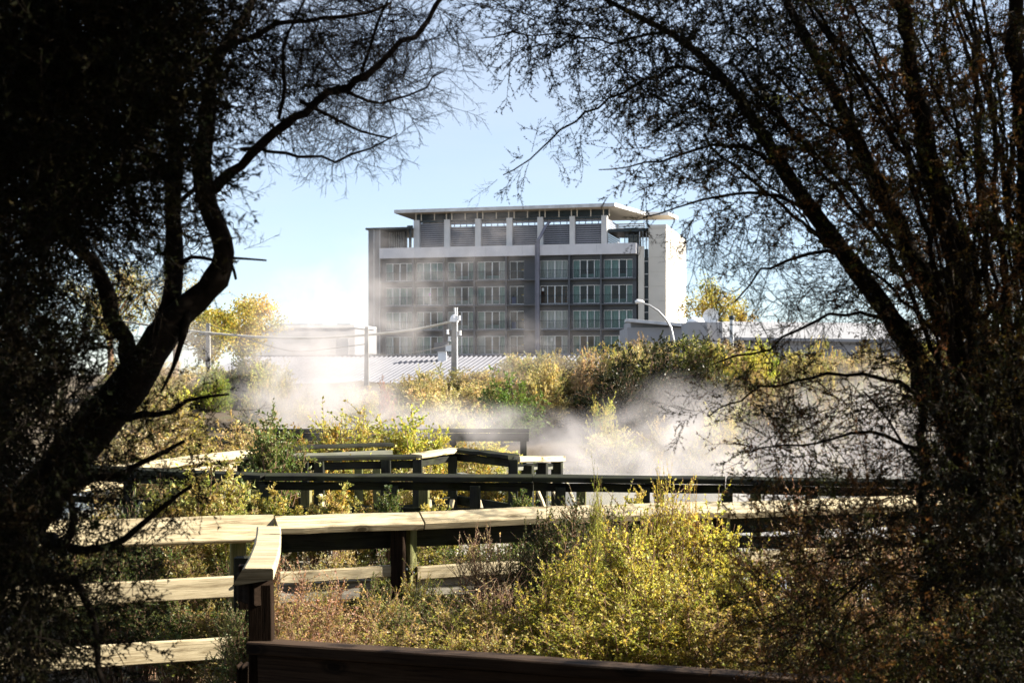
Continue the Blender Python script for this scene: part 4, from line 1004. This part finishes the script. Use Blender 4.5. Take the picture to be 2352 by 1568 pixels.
def pick(poly, n, r):
    a = np.array(poly); lo, hi = a.min(0), a.max(0); out = np.zeros((0, 2))
    while len(out) < n:
        q = r.uniform(lo, hi, (n*3, 2)); out = np.vstack([out, q[in_poly(q, poly)]])
    out = out[:n]; m = n // 2; nc = max(3, n // 9)            # half of them gather in clumps
    cl = out[r.integers(0, nc, m)] + r.normal(0, 20, (m, 2)); ok = in_poly(cl, poly); out[n-m:][ok] = cl[ok]
    return out
def px3(x, y, D): return np.stack([(x-CX)/F*D, D, EYE - (y-YH)/F*D], -1)
def framing_tree(name, label, guides, areas, seed, over, base, pal_over='shade', lacy_along=False):
    r = np.random.default_rng(seed); root = empty(name, base); tag(root, label, 'tree', 'trees framing the view')
    bv = np.array(base)
    trunk, limbs, nodes, nrad, ntan = [], [], [], [], []
    for gi, g in enumerate(guides):
        pts = [(*px3(np.float64(x), np.float64(y), np.float64(D)), rp/F*D) for x, y, D, rp in g]
        s = spline(pts, .045); n = len(s); j = r.normal(0, .0035, (n, 3))
        if gi > 1 and n > 8:
            wk = np.cumsum(r.normal(0, .010, (n, 3)), 0); wk = wk - np.linspace(0, 1, n)[:, None]*wk[-1]*.5; s[:, :3] += np.clip(wk, -.05, .05); s[:, :3] += j * (s[:, 3:4] / .03).clip(.3, 1.5)
        V, Q = tube_np(s[:, :3], s[:, 3]*(1 + r.normal(0, .06, n)), 9); (trunk if gi < 2 else limbs).append((V - bv, Q))
        nodes.append(s[:, :3]); nrad.append(s[:, 3]); ntan.append(unit(np.gradient(s[:, :3], axis=0)))
    nodes = np.vstack(nodes); nrad = np.concatenate(nrad); ntan = np.vstack(ntan)
    cap = len(nodes) + 60000; NP = np.zeros((cap, 3)); NT = np.zeros((cap, 3)); cnt = len(nodes); NP[:cnt] = nodes; NT[:cnt] = ntan
    jobs = []
    for poly, n, kind, pal, (d0, d1), (s0, s1) in areas:
        q = pick(poly, n, r); D = r.uniform(d0, d1, n); t3 = px3(q[:, 0], q[:, 1], D)
        for i in range(n): jobs.append((t3[i], kind, pal, r.uniform(s0, s1)))
    for gi, g in enumerate(guides[2:]):
        pts = spline([(*px3(np.float64(x), np.float64(y), np.float64(D)), rp) for x, y, D, rp in g], .05)
        pts = pts[(pts[:, 3] < 8.5)]
        for q in pts[::2] if len(g) > 3 else []:
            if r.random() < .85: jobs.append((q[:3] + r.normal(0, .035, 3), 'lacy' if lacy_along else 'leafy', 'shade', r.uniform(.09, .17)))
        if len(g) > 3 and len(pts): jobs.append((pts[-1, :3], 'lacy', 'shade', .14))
    tg = np.array([j[0] for j in jobs]); dist = np.array([np.min(np.sum((nodes - t)**2, 1)) for t in tg]); order = np.argsort(dist)
    LVs, LQs, LCs, SVs, SQs, kl, ks = [], [], [], [], [], 0, 0
    twigs = []
    for oi in order:
        t, kind, pal, sc = jobs[oi]
        d2 = np.sum((NP[:cnt] - t)**2, 1); k = int(np.argmin(d2)); p = NP[k]; v = t - p; L = math.sqrt(d2[k]) + 1e-6
        tan = NT[k] if np.dot(NT[k], v) > -.2*L else -NT[k]*.0
        end = unit(v*.9/L + tan*.35 + r.normal(0, .22, 3))
        if L > .03:
            m = max(3, int(L/.06) + 1); u = np.linspace(0, 1, m)[:, None]; c = p + unit(v/L + tan*.9)*L*.45
            cur = (1-u)**2*p + 2*u*(1-u)*c + u**2*t; cur[1:-1] += r.normal(0, .006, (m-2, 3))
            twigs.append(tube_np(cur, np.linspace(min(.0075, .0028 + .007*L), .0022, m), 4))
            if cnt + m < cap:
                NP[cnt:cnt+m-1] = cur[1:]; NT[cnt:cnt+m-1] = unit(np.diff(cur, axis=0)); cnt += m - 1
        T = SPR[kind][r.integers(len(SPR[kind]))]
        x = end; up = unit(r.normal(size=3)); y = unit(np.cross(up, x)); z = np.cross(x, y); Rm = np.stack([x, y, z], 0)*sc
        o = t - bv
        LV = T[0] @ Rm + o; SV = T[2] @ Rm + o
        LVs.append(LV); LQs.append(T[1] + kl); kl += len(LV); SVs.append(SV); SQs.append(T[3] + ks); ks += len(SV)
        n = len(LV)//3; cc = tints(pal, 1, r)*(1 + r.normal(0, .3, (n, 1))).clip(.4, 1.8); LCs.append(np.repeat(cc, 3, axis=0))
    # unseen leaves added above, beside and behind the viewer to block light
    for (lo, hi, n, size) in over:
        p = r.uniform(lo, hi, (n*2, 3)); y = p[:, 1].clip(.05, None)
        inside = (p[:, 1] > -.3) & (np.abs(p[:, 0]) < .40*y + .25) & (p[:, 2] < EYE + .30*y + .3) & (p[:, 2] > EYE - .25*y - .4)
        near = np.sum((p - np.array([0, 0, EYE]))**2, 1) < 2.4**2
        side = (p[:, 1] > .5) & (np.abs(p[:, 0]) < .62*y + .3) & (p[:, 2] < EYE + .45*y + .3) & (p[:, 2] > EYE - .4*y - .4)
        p = p[~(inside | near | side)][:n]
        V, Q = leaf_tris(p, unit(r.normal(size=(len(p), 3))), size*1.25*r.uniform(.7, 1.3, len(p)), size*.7*r.uniform(.7, 1.2, len(p)), r)
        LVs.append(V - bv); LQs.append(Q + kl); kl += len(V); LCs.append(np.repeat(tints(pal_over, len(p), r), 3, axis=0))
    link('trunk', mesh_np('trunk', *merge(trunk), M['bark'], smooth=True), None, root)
    link('limbs', mesh_np('limbs', *merge(limbs), M['bark'], smooth=True), None, root)
    link('branches', mesh_np('branches', *merge(twigs), M['bark'], smooth=True), None, root)
    link('twigs', mesh_np('twigs', np.vstack(SVs), np.vstack(SQs), M['bark']), None, root)
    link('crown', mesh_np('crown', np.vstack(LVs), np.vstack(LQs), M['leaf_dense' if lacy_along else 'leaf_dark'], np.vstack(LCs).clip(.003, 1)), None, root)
    return root
d = 4.5
G_LEFT = [
 [(-120, 1430, 4.35, 74), (60, 1180, 4.4, 58), (200, 1000, 4.4, 49), (300, 880, 4.4, 43), (390, 745, 4.45, 36), (450, 690, 4.5, 31), (497, 640, 4.5, 29), (515, 580, 4.5, 26), (500, 525, 4.5, 24), (477, 470, 4.5, 23), (463, 380, 4.5, 22), (474, 300, 4.5, 20), (482, 200, 4.5, 17), (505, 125, 4.55, 15), (562, 40, 4.6, 11), (610, -70, 4.7, 8)],
 [(300, 890, 4.42, 32), (375, 745, 4.5, 24), (398, 660, 4.52, 22), (400, 560, 4.55, 20), (396, 460, 4.55, 19), (404, 340, 4.55, 18), (385, 220, 4.5, 16), (362, 90, 4.5, 13), (350, -60, 4.5, 10)],
 [(476, 425, d, 15), (520, 385, d, 12), (590, 312, d, 11), (650, 262, d, 10.5), (700, 225, d, 10), (760, 190, d, 9.5), (830, 165, d, 9), (880, 145, d, 8), (940, 95, 4.55, 7), (985, 45, 4.6, 6), (1015, 5, 4.65, 5.5), (1045, -70, 4.7, 4)],
 [(310, 880, 4.4, 26), (292, 770, 4.4, 22), (258, 650, 4.35, 17), (205, 565, 4.3, 14), (130, 480, 4.2, 10), (40, 420, 4.1, 7)],
 [(508, 600, d, 15), (524, 575, 4.49, 10), (527, 556, 4.48, 5)],
 [(520, 592, d, 3.2), (560, 594, d, 2.6), (612, 598, d, 2.0)],
 [(528, 602, d, 4.5), (537, 620, d, 4), (542, 642, d, 3)],
 [(395, 470, 4.55, 12), (360, 400, 4.5, 10), (300, 330, 4.4, 8), (220, 250, 4.3, 6)],
 [(565, 330, d, 5), (640, 322, 4.45, 4), (720, 338, 4.4, 3.5), (800, 345, 4.4, 3), (880, 322, 4.4, 2.5), (935, 295, 4.4, 1.6)],
 [(690, 232, d, 5), (760, 268, 4.45, 4), (830, 302, 4.4, 3), (900, 318, 4.4, 2)],
 [(770, 190, d, 5), (830, 212, 4.55, 4), (900, 225, 4.6, 3), (985, 205, 4.6, 2), (1030, 178, 4.6, 1.4)],
 [(830, 165, d, 4.5), (850, 110, 4.45, 3.5), (868, 50, 4.4, 3), (905, -30, 4.4, 2)],
 [(640, 272, d, 5), (655, 200, 4.4, 4), (650, 110, 4.4, 3.5), (700, 0, 4.4, 3)],
 [(505, 130, 4.55, 8), (580, 90, 4.5, 7), (680, 50, 4.5, 5), (800, 20, 4.5, 4), (900, -30, 4.5, 3)],
 [(468, 420, d, 7), (440, 440, d, 6), (405, 470, d, 5)],
 [(400, 620, 4.5, 8), (440, 590, 4.45, 5), (500, 600, 4.45, 4)],
 [(250, 950, 4.3, 12), (330, 965, 4.2, 8), (420, 940, 4.15, 5), (505, 925, 4.1, 3)],
 [(120, 1120, 4.2, 16), (220, 1090, 4.1, 11), (330, 1060, 4.05, 7), (430, 1010, 4.0, 4)],
 [(60, 1230, 4.2, 16), (200, 1230, 4.0, 10), (320, 1190, 3.9, 7), (440, 1120, 3.9, 4)],
 [(20, 1330, 4.2, 18), (170, 1340, 4.0, 11), (210, 1450, 3.95, 8), (230, 1590, 3.9, 6)],
 [(140, 1270, 4.0, 9), (170, 1200, 3.95, 8), (150, 1100, 3.9, 6)],
 [(430, 720, 4.45, 12), (415, 790, 4.4, 8), (395, 850, 4.4, 5), (370, 900, 4.4, 3)],
]
A_LEFT = [
 ([(-40, -40), (440, -40), (370, 150), (310, 400), (150, 510), (-40, 620)], 1900, 'leafy', 'shade', (3.2, 5.4), (.20, .34)),
 ([(370, -40), (620, -40), (560, 130), (480, 260), (350, 380)], 190, 'leafy', 'shade', (4.0, 5.2), (.18, .30)),
 ([(560, -40), (1040, -40), (1030, 60), (930, 160), (760, 190), (640, 230), (550, 200)], 250, 'lacy', 'shade', (4.0, 5.2), (.16, .28)),
 ([(500, 180), (760, 170), (950, 150), (1010, 170), (920, 260), (800, 300), (640, 290), (530, 300)], 150, 'lacy', 'shade', (4.1, 5.0), (.14, .24)),
 ([(560, 320), (900, 285), (870, 350), (700, 345), (590, 350)], 30, 'bare', 'shade', (4.3, 4.7), (.12, .2)),
 ([(130, 430), (440, 330), (470, 640), (390, 720), (180, 760)], 60, 'lacy', 'shade', (4.0, 5.0), (.16, .28)),
 ([(20, 480), (260, 430), (330, 640), (250, 800), (60, 760)], 40, 'leafy', 'shade', (4.0, 5.2), (.16, .28)),
 ([(480, 420), (560, 420), (580, 620), (500, 600)], 10, 'bare', 'shade', (4.4, 4.6), (.08, .14)),
 ([(-40, 600), (60, 690), (170, 880), (170, 1050), (110, 1250), (80, 1600), (-40, 1600)], 900, 'leafy', 'shade', (3.4, 4.9), (.20, .32)),
 ([(330, 880), (500, 900), (520, 945), (400, 960), (330, 940)], 26, 'leafy', 'shade', (4.0, 4.25), (.10, .16)),
 ([(180, 960), (400, 990), (450, 1060), (330, 1160), (180, 1180)], 55, 'leafy', 'shade', (3.8, 4.4), (.14, .24)),
 ([(120, 1180), (330, 1150), (400, 1190), (300, 1330), (130, 1350)], 45, 'leafy', 'shade', (3.7, 4.3), (.14, .24)),
 ([(90, 1330), (280, 1340), (300, 1600), (80, 1600)], 65, 'leafy', 'shade', (3.6, 4.3), (.14, .24)),
 ([(360, 780), (420, 780), (410, 900), (360, 920)], 14, 'leafy', 'shade', (4.2, 4.5), (.08, .14)),
]
BLOCKER_L = [((-5, -4, 3.2), (0.5, 5.5, 5.0), 24000, .11), ((-5, -4, -.2), (-1.2, 5.2, 4.0), 24000, .11), ((-5, -5, 0), (1, -1.5, 5), 22000, .11)]  # out-of-view leaf boxes added to keep sky light off the tree
framing_tree('framing_tree', 'dark leaning tree with twisted trunk and bare twigs framing the left side', G_LEFT, A_LEFT, 31, BLOCKER_L, (-1.55, 4.35, -.02), lacy_along=True)
e = 4.7
G_RIGHT = [
 [(2420, 1600, 4.6, 44), (2345, 1420, 4.6, 36), (2290, 1280, 4.6, 32), (2232, 1120, 4.6, 29), (2172, 960, 4.6, 27), (2110, 830, 4.6, 25), (2040, 720, 4.6, 23), (1960, 610, 4.6, 21), (1870, 490, 4.6, 19), (1800, 390, 4.65, 17), (1740, 290, 4.7, 14), (1660, 180, 4.8, 11), (1560, 90, 4.9, 8), (1430, 20, 5.0, 6), (1300, -50, 5.0, 4)],
 [(2400, 1560, 4.75, 40), (2340, 1350, 4.75, 32), (2292, 1130, 4.75, 28), (2232, 900, 4.8, 25), (2152, 700, 4.8, 23), (2062, 520, 4.8, 20), (1980, 350, 4.8, 17), (1900, 180, 4.8, 13), (1820, 30, 4.8, 10), (1770, -80, 4.8, 8)],
 [(2420, 1500, 4.5, 42), (2350, 1250, 4.5, 36), (2320, 1000, 4.5, 33), (2255, 700, 4.5, 30), (2190, 450, 4.5, 26), (2130, 200, 4.5, 20), (2080, -60, 4.5, 15)],
 [(2440, 1300, 4.4, 34), (2375, 900, 4.4, 30), (2340, 600, 4.4, 27), (2325, 300, 4.4, 22), (2300, -60, 4.4, 18)],
 [(2130, 1420, e, 18), (2112, 1250, e, 14), (2108, 1100, e, 12), (2095, 950, e, 9), (2060, 820, e, 6)],
 [(2180, 985, e, 11), (2090, 900, e, 8), (1980, 850, 4.65, 6), (1850, 850, 4.6, 5), (1720, 895, 4.6, 3.5), (1600, 945, 4.6, 2)],
 [(2060, 740, e, 8), (1960, 740, e, 6), (1830, 770, e, 4.5), (1700, 820, e, 3), (1630, 850, e, 2)],
 [(1740, 285, 4.7, 8), (1640, 190, 4.75, 6), (1560, 170, 4.8, 5.5), (1470, 205, 4.85, 4.5), (1385, 249, 4.9, 4), (1283, 326, 4.9, 3.2), (1202, 373, 4.9, 2.5), (1142, 412, 4.9, 1.8)],
 [(1800, 390, 4.65, 8), (1700, 330, 4.7, 6), (1600, 330, 4.75, 4.5), (1500, 350, 4.8, 3.5), (1410, 365, 4.8, 2.5), (1350, 380, 4.8, 1.6)],
 [(1870, 490, 4.6, 8), (1760, 450, 4.65, 6), (1650, 450, 4.7, 4.5), (1560, 480, 4.7, 3), (1480, 510, 4.7, 2)],
 [(1960, 610, 4.6, 8), (1850, 590, 4.65, 6), (1740, 620, 4.7, 4), (1680, 690, 4.7, 3)],
 [(2050, 500, 4.8, 9), (1930, 330, 4.85, 7), (1790, 190, 4.9, 5), (1660, 60, 4.9, 4)],
 [(2150, 690, 4.8, 10), (2030, 450, 4.6, 8), (1960, 250, 4.5, 6), (1930, 60, 4.4, 5)],
 [(2240, 640, 4.5, 10), (2250, 400, 4.6, 8), (2230, 150, 4.7, 7), (2180, -40, 4.7, 5)],
 [(1560, 90, 4.9, 5), (1440, 100, 4.9, 4), (1320, 80, 4.9, 3), (1180, 60, 4.9, 2.4), (1100, 90, 4.9, 1.5)],
 [(2230, 1120, 4.6, 10), (2100, 1050, 4.5, 7), (1950, 1010, 4.5, 5), (1800, 1030, 4.5, 3), (1700, 1060, 4.5, 2)],
 [(2290, 1290, 4.6, 10), (2150, 1250, 4.4, 7), (1980, 1240, 4.3, 5), (1830, 1290, 4.3, 3)],
 [(2340, 1420, 4.6, 10), (2200, 1380, 4.3, 7), (2080, 1330, 4.2, 5), (1900, 1380, 4.2, 3)],
 [(2300, 1250, 4.5, 7), (2200, 1130, 4.4, 6), (2080, 960, 4.4, 4), (2010, 880, 4.4, 3)],
]
G_RIGHT[5:] = [[(x, y, D, rp*.72) for x, y, D, rp in g] for g in G_RIGHT[5:]]
_r = np.random.default_rng(77)
for _i in range(22):
    bx, by, dd = 2345 + _r.uniform(-70, 30), 1330 + _r.uniform(-120, 60), _r.uniform(4.3, 5.1)
    tx = _r.uniform(1560, 2330); ty = -40 if tx > 1750 else _r.uniform(60, 420); q0 = _r.uniform(5, 11)
    mxx = bx*.42 + tx*.58 + (bx - tx)*.16; G_RIGHT.append([(bx, by, dd, q0), (bx*.72 + tx*.28 + (bx-tx)*.10, by*.70 + ty*.30, dd, q0*.85), (mxx, by*.38 + ty*.62, dd, q0*.65), (tx, ty, dd + .1, q0*.35)])
A_RIGHT = [
 ([(1080, -40), (1500, -40), (1500, 170), (1300, 160), (1180, 100)], 200, 'leafy', 'shade', (4.5, 5.3), (.14, .24)),
 ([(1400, -40), (1950, -40), (1900, 430), (1650, 330), (1420, 210)], 640, 'leafy', 'shade', (4.3, 5.4), (.16, .28)),
 ([(1900, -40), (2390, -40), (2390, 950), (2200, 750), (1980, 540), (1880, 350)], 1000, 'leafy', 'shade_brown', (4.1, 5.6), (.18, .30)),
 ([(1330, 230), (1500, 200), (1420, 290), (1290, 350), (1150, 430), (1180, 380)], 34, 'leafy', 'shade', (4.85, 5.0), (.10, .16)),
 ([(1430, 290), (1700, 300), (1860, 480), (1720, 560), (1560, 480), (1440, 400)], 180, 'leafy', 'shade_brown', (4.4, 5.1), (.14, .22)),
 ([(1520, 480), (1720, 540), (1900, 560), (2040, 720), (1850, 760), (1650, 680)], 110, 'lacy', 'shade_brown', (4.4, 5.1), (.14, .24)),
 ([(1950, 560), (2250, 720), (2390, 950), (2390, 1150), (2250, 1050), (2100, 850)], 280, 'leafy', 'shade_brown', (4.2, 5.3), (.16, .26)),
 ([(1640, 800), (2100, 770), (2230, 1060), (2000, 1120), (1760, 1080), (1700, 930)], 190, 'leafy', 'shade_brown', (4.3, 5.1), (.14, .24)),
 ([(1550, 930), (1660, 860), (1720, 900), (1640, 960), (1560, 980)], 22, 'leafy', 'shade_brown', (4.5, 4.7), (.09, .15)),
 ([(1780, 1180), (2390, 1020), (2390, 1600), (1850, 1600), (1720, 1420)], 640, 'leafy', 'shade_brown', (3.9, 5.3), (.18, .28)),
 ([(2150, 900), (2390, 900), (2390, 1600), (2200, 1600)], 450, 'leafy', 'shade', (3.8, 5.0), (.20, .30)),
]
A_RIGHT.append(([(2390, -40), (2900, -100), (2900, 1500), (2390, 1600)], 380, 'leafy', 'shade_brown', (4.2, 5.4), (.22, .34)))
BLOCKER_R = [((1.4, -4, -.2), (6.5, 5.9, 5.2), 14000, .10), ((-.5, -4, 3.2), (5.5, 5.5, 5.6), 26000, .11), ((.5, -5, 0), (6, -1.0, 5), 22000, .11)]  # out-of-view leaf boxes added to hold back sun and sky
framing_tree('framing_tree', 'dark many stemmed tree fanning up and over the right side', G_RIGHT, A_RIGHT, 47, BLOCKER_R, (1.75, 4.6, -.02), 'shade_brown')

# ------------------------------------------------------------------ steam from the hot pools
def steam(i, x, y, D, rx, rz, ry, dens, lo=.45, hi=.74, scale=1.0):
    c = P(x, y, D); rxm, rzm = rx/F*D, rz/F*D
    V, Fc = [], []; n, m = 16, 9
    for a in range(m + 1):
        th = math.pi*a/m
        for b in range(n): V.append((math.sin(th)*math.cos(b*math.tau/n), math.sin(th)*math.sin(b*math.tau/n), math.cos(th)))
    for a in range(m):
        for b in range(n): Fc.append((a*n + b, (a+1)*n + b, (a+1)*n + (b+1) % n, a*n + (b+1) % n))
    mt = bpy.data.materials.new('steam'); mt.use_nodes = True; nt = mt.node_tree; nt.nodes.clear()
    out = nt.nodes.new('ShaderNodeOutputMaterial'); pv = nt.nodes.new('ShaderNodeVolumePrincipled')
    pv.inputs['Color'].default_value = (.66, .625, .63, 1); pv.inputs['Anisotropy'].default_value = .1
    tc = nt.nodes.new('ShaderNodeTexCoord'); ln = nt.nodes.new('ShaderNodeVectorMath'); ln.operation = 'LENGTH'; nt.links.new(tc.outputs['Object'], ln.inputs[0])
    fall = nt.nodes.new('ShaderNodeMapRange'); fall.interpolation_type = 'SMOOTHSTEP'; nt.links.new(ln.outputs['Value'], fall.inputs[0])
    for k, v in zip((1, 2, 3, 4), (1.0, .1, 0.0, 1.0)): fall.inputs[k].default_value = v
    mp = nt.nodes.new('ShaderNodeMapping'); mp.inputs['Scale'].default_value = (rxm, ry, rzm*1.25); mp.inputs['Location'].default_value = (i*7.3, i*3.1, i*1.7); nt.links.new(tc.outputs['Object'], mp.inputs[0])
    ns = nt.nodes.new('ShaderNodeTexNoise'); ns.inputs['Scale'].default_value = scale; ns.inputs['Detail'].default_value = 5; ns.inputs['Roughness'].default_value = .6; ns.inputs['Distortion'].default_value = .6
    nt.links.new(mp.outputs[0], ns.inputs['Vector'])
    mr = nt.nodes.new('ShaderNodeMapRange'); nt.links.new(ns.outputs[0], mr.inputs[0])
    for k, v in zip((1, 2, 3, 4), (lo, hi, 0.0, 1.0)): mr.inputs[k].default_value = v
    q = math_n(nt, 'MULTIPLY', fall.outputs[0], mr.outputs[0]); q = math_n(nt, 'MULTIPLY', q, dens)
    nt.links.new(q, pv.inputs['Density']); nt.links.new(pv.outputs[0], out.inputs['Volume'])
    o = link('steam', mesh('steam', V, Fc, mt)); o.location = c; o.scale = (rxm, ry, rzm)
    tag(o, kind='stuff')
STEAM = [
 (735, 945, 31, 260, 125, 2.4, 2.2), (705, 845, 33, 220, 170, 2.4, 2.0), (735, 735, 35, 200, 170, 2.4, .95), (885, 700, 37, 180, 240, 2.4, .55),
 (1000, 985, 19.6, 360, 90, 1.3, 1.9), (1450, 1045, 25, 390, 130, 2.4, 1.6), (1580, 975, 28, 260, 140, 2.2, 1.1), (1080, 980, 33, 360, 70, 2.0, 1.1), (1780, 1080, 21, 430, 125, 2.4, 1.5),
 (2020, 960, 33, 330, 180, 2.6, 1.2), (1700, 1195, 17.5, 620, 120, 2.4, 1.6), (420, 810, 48, 150, 110, 2.8, .6), (1180, 800, 50, 280, 130, 2.6, .25), (1110, 545, 80, 180, 95, 3.0, .15), (1010, 650, 60, 260, 140, 2.6, .2),
]
for i, a in enumerate(STEAM): steam(i, *a)
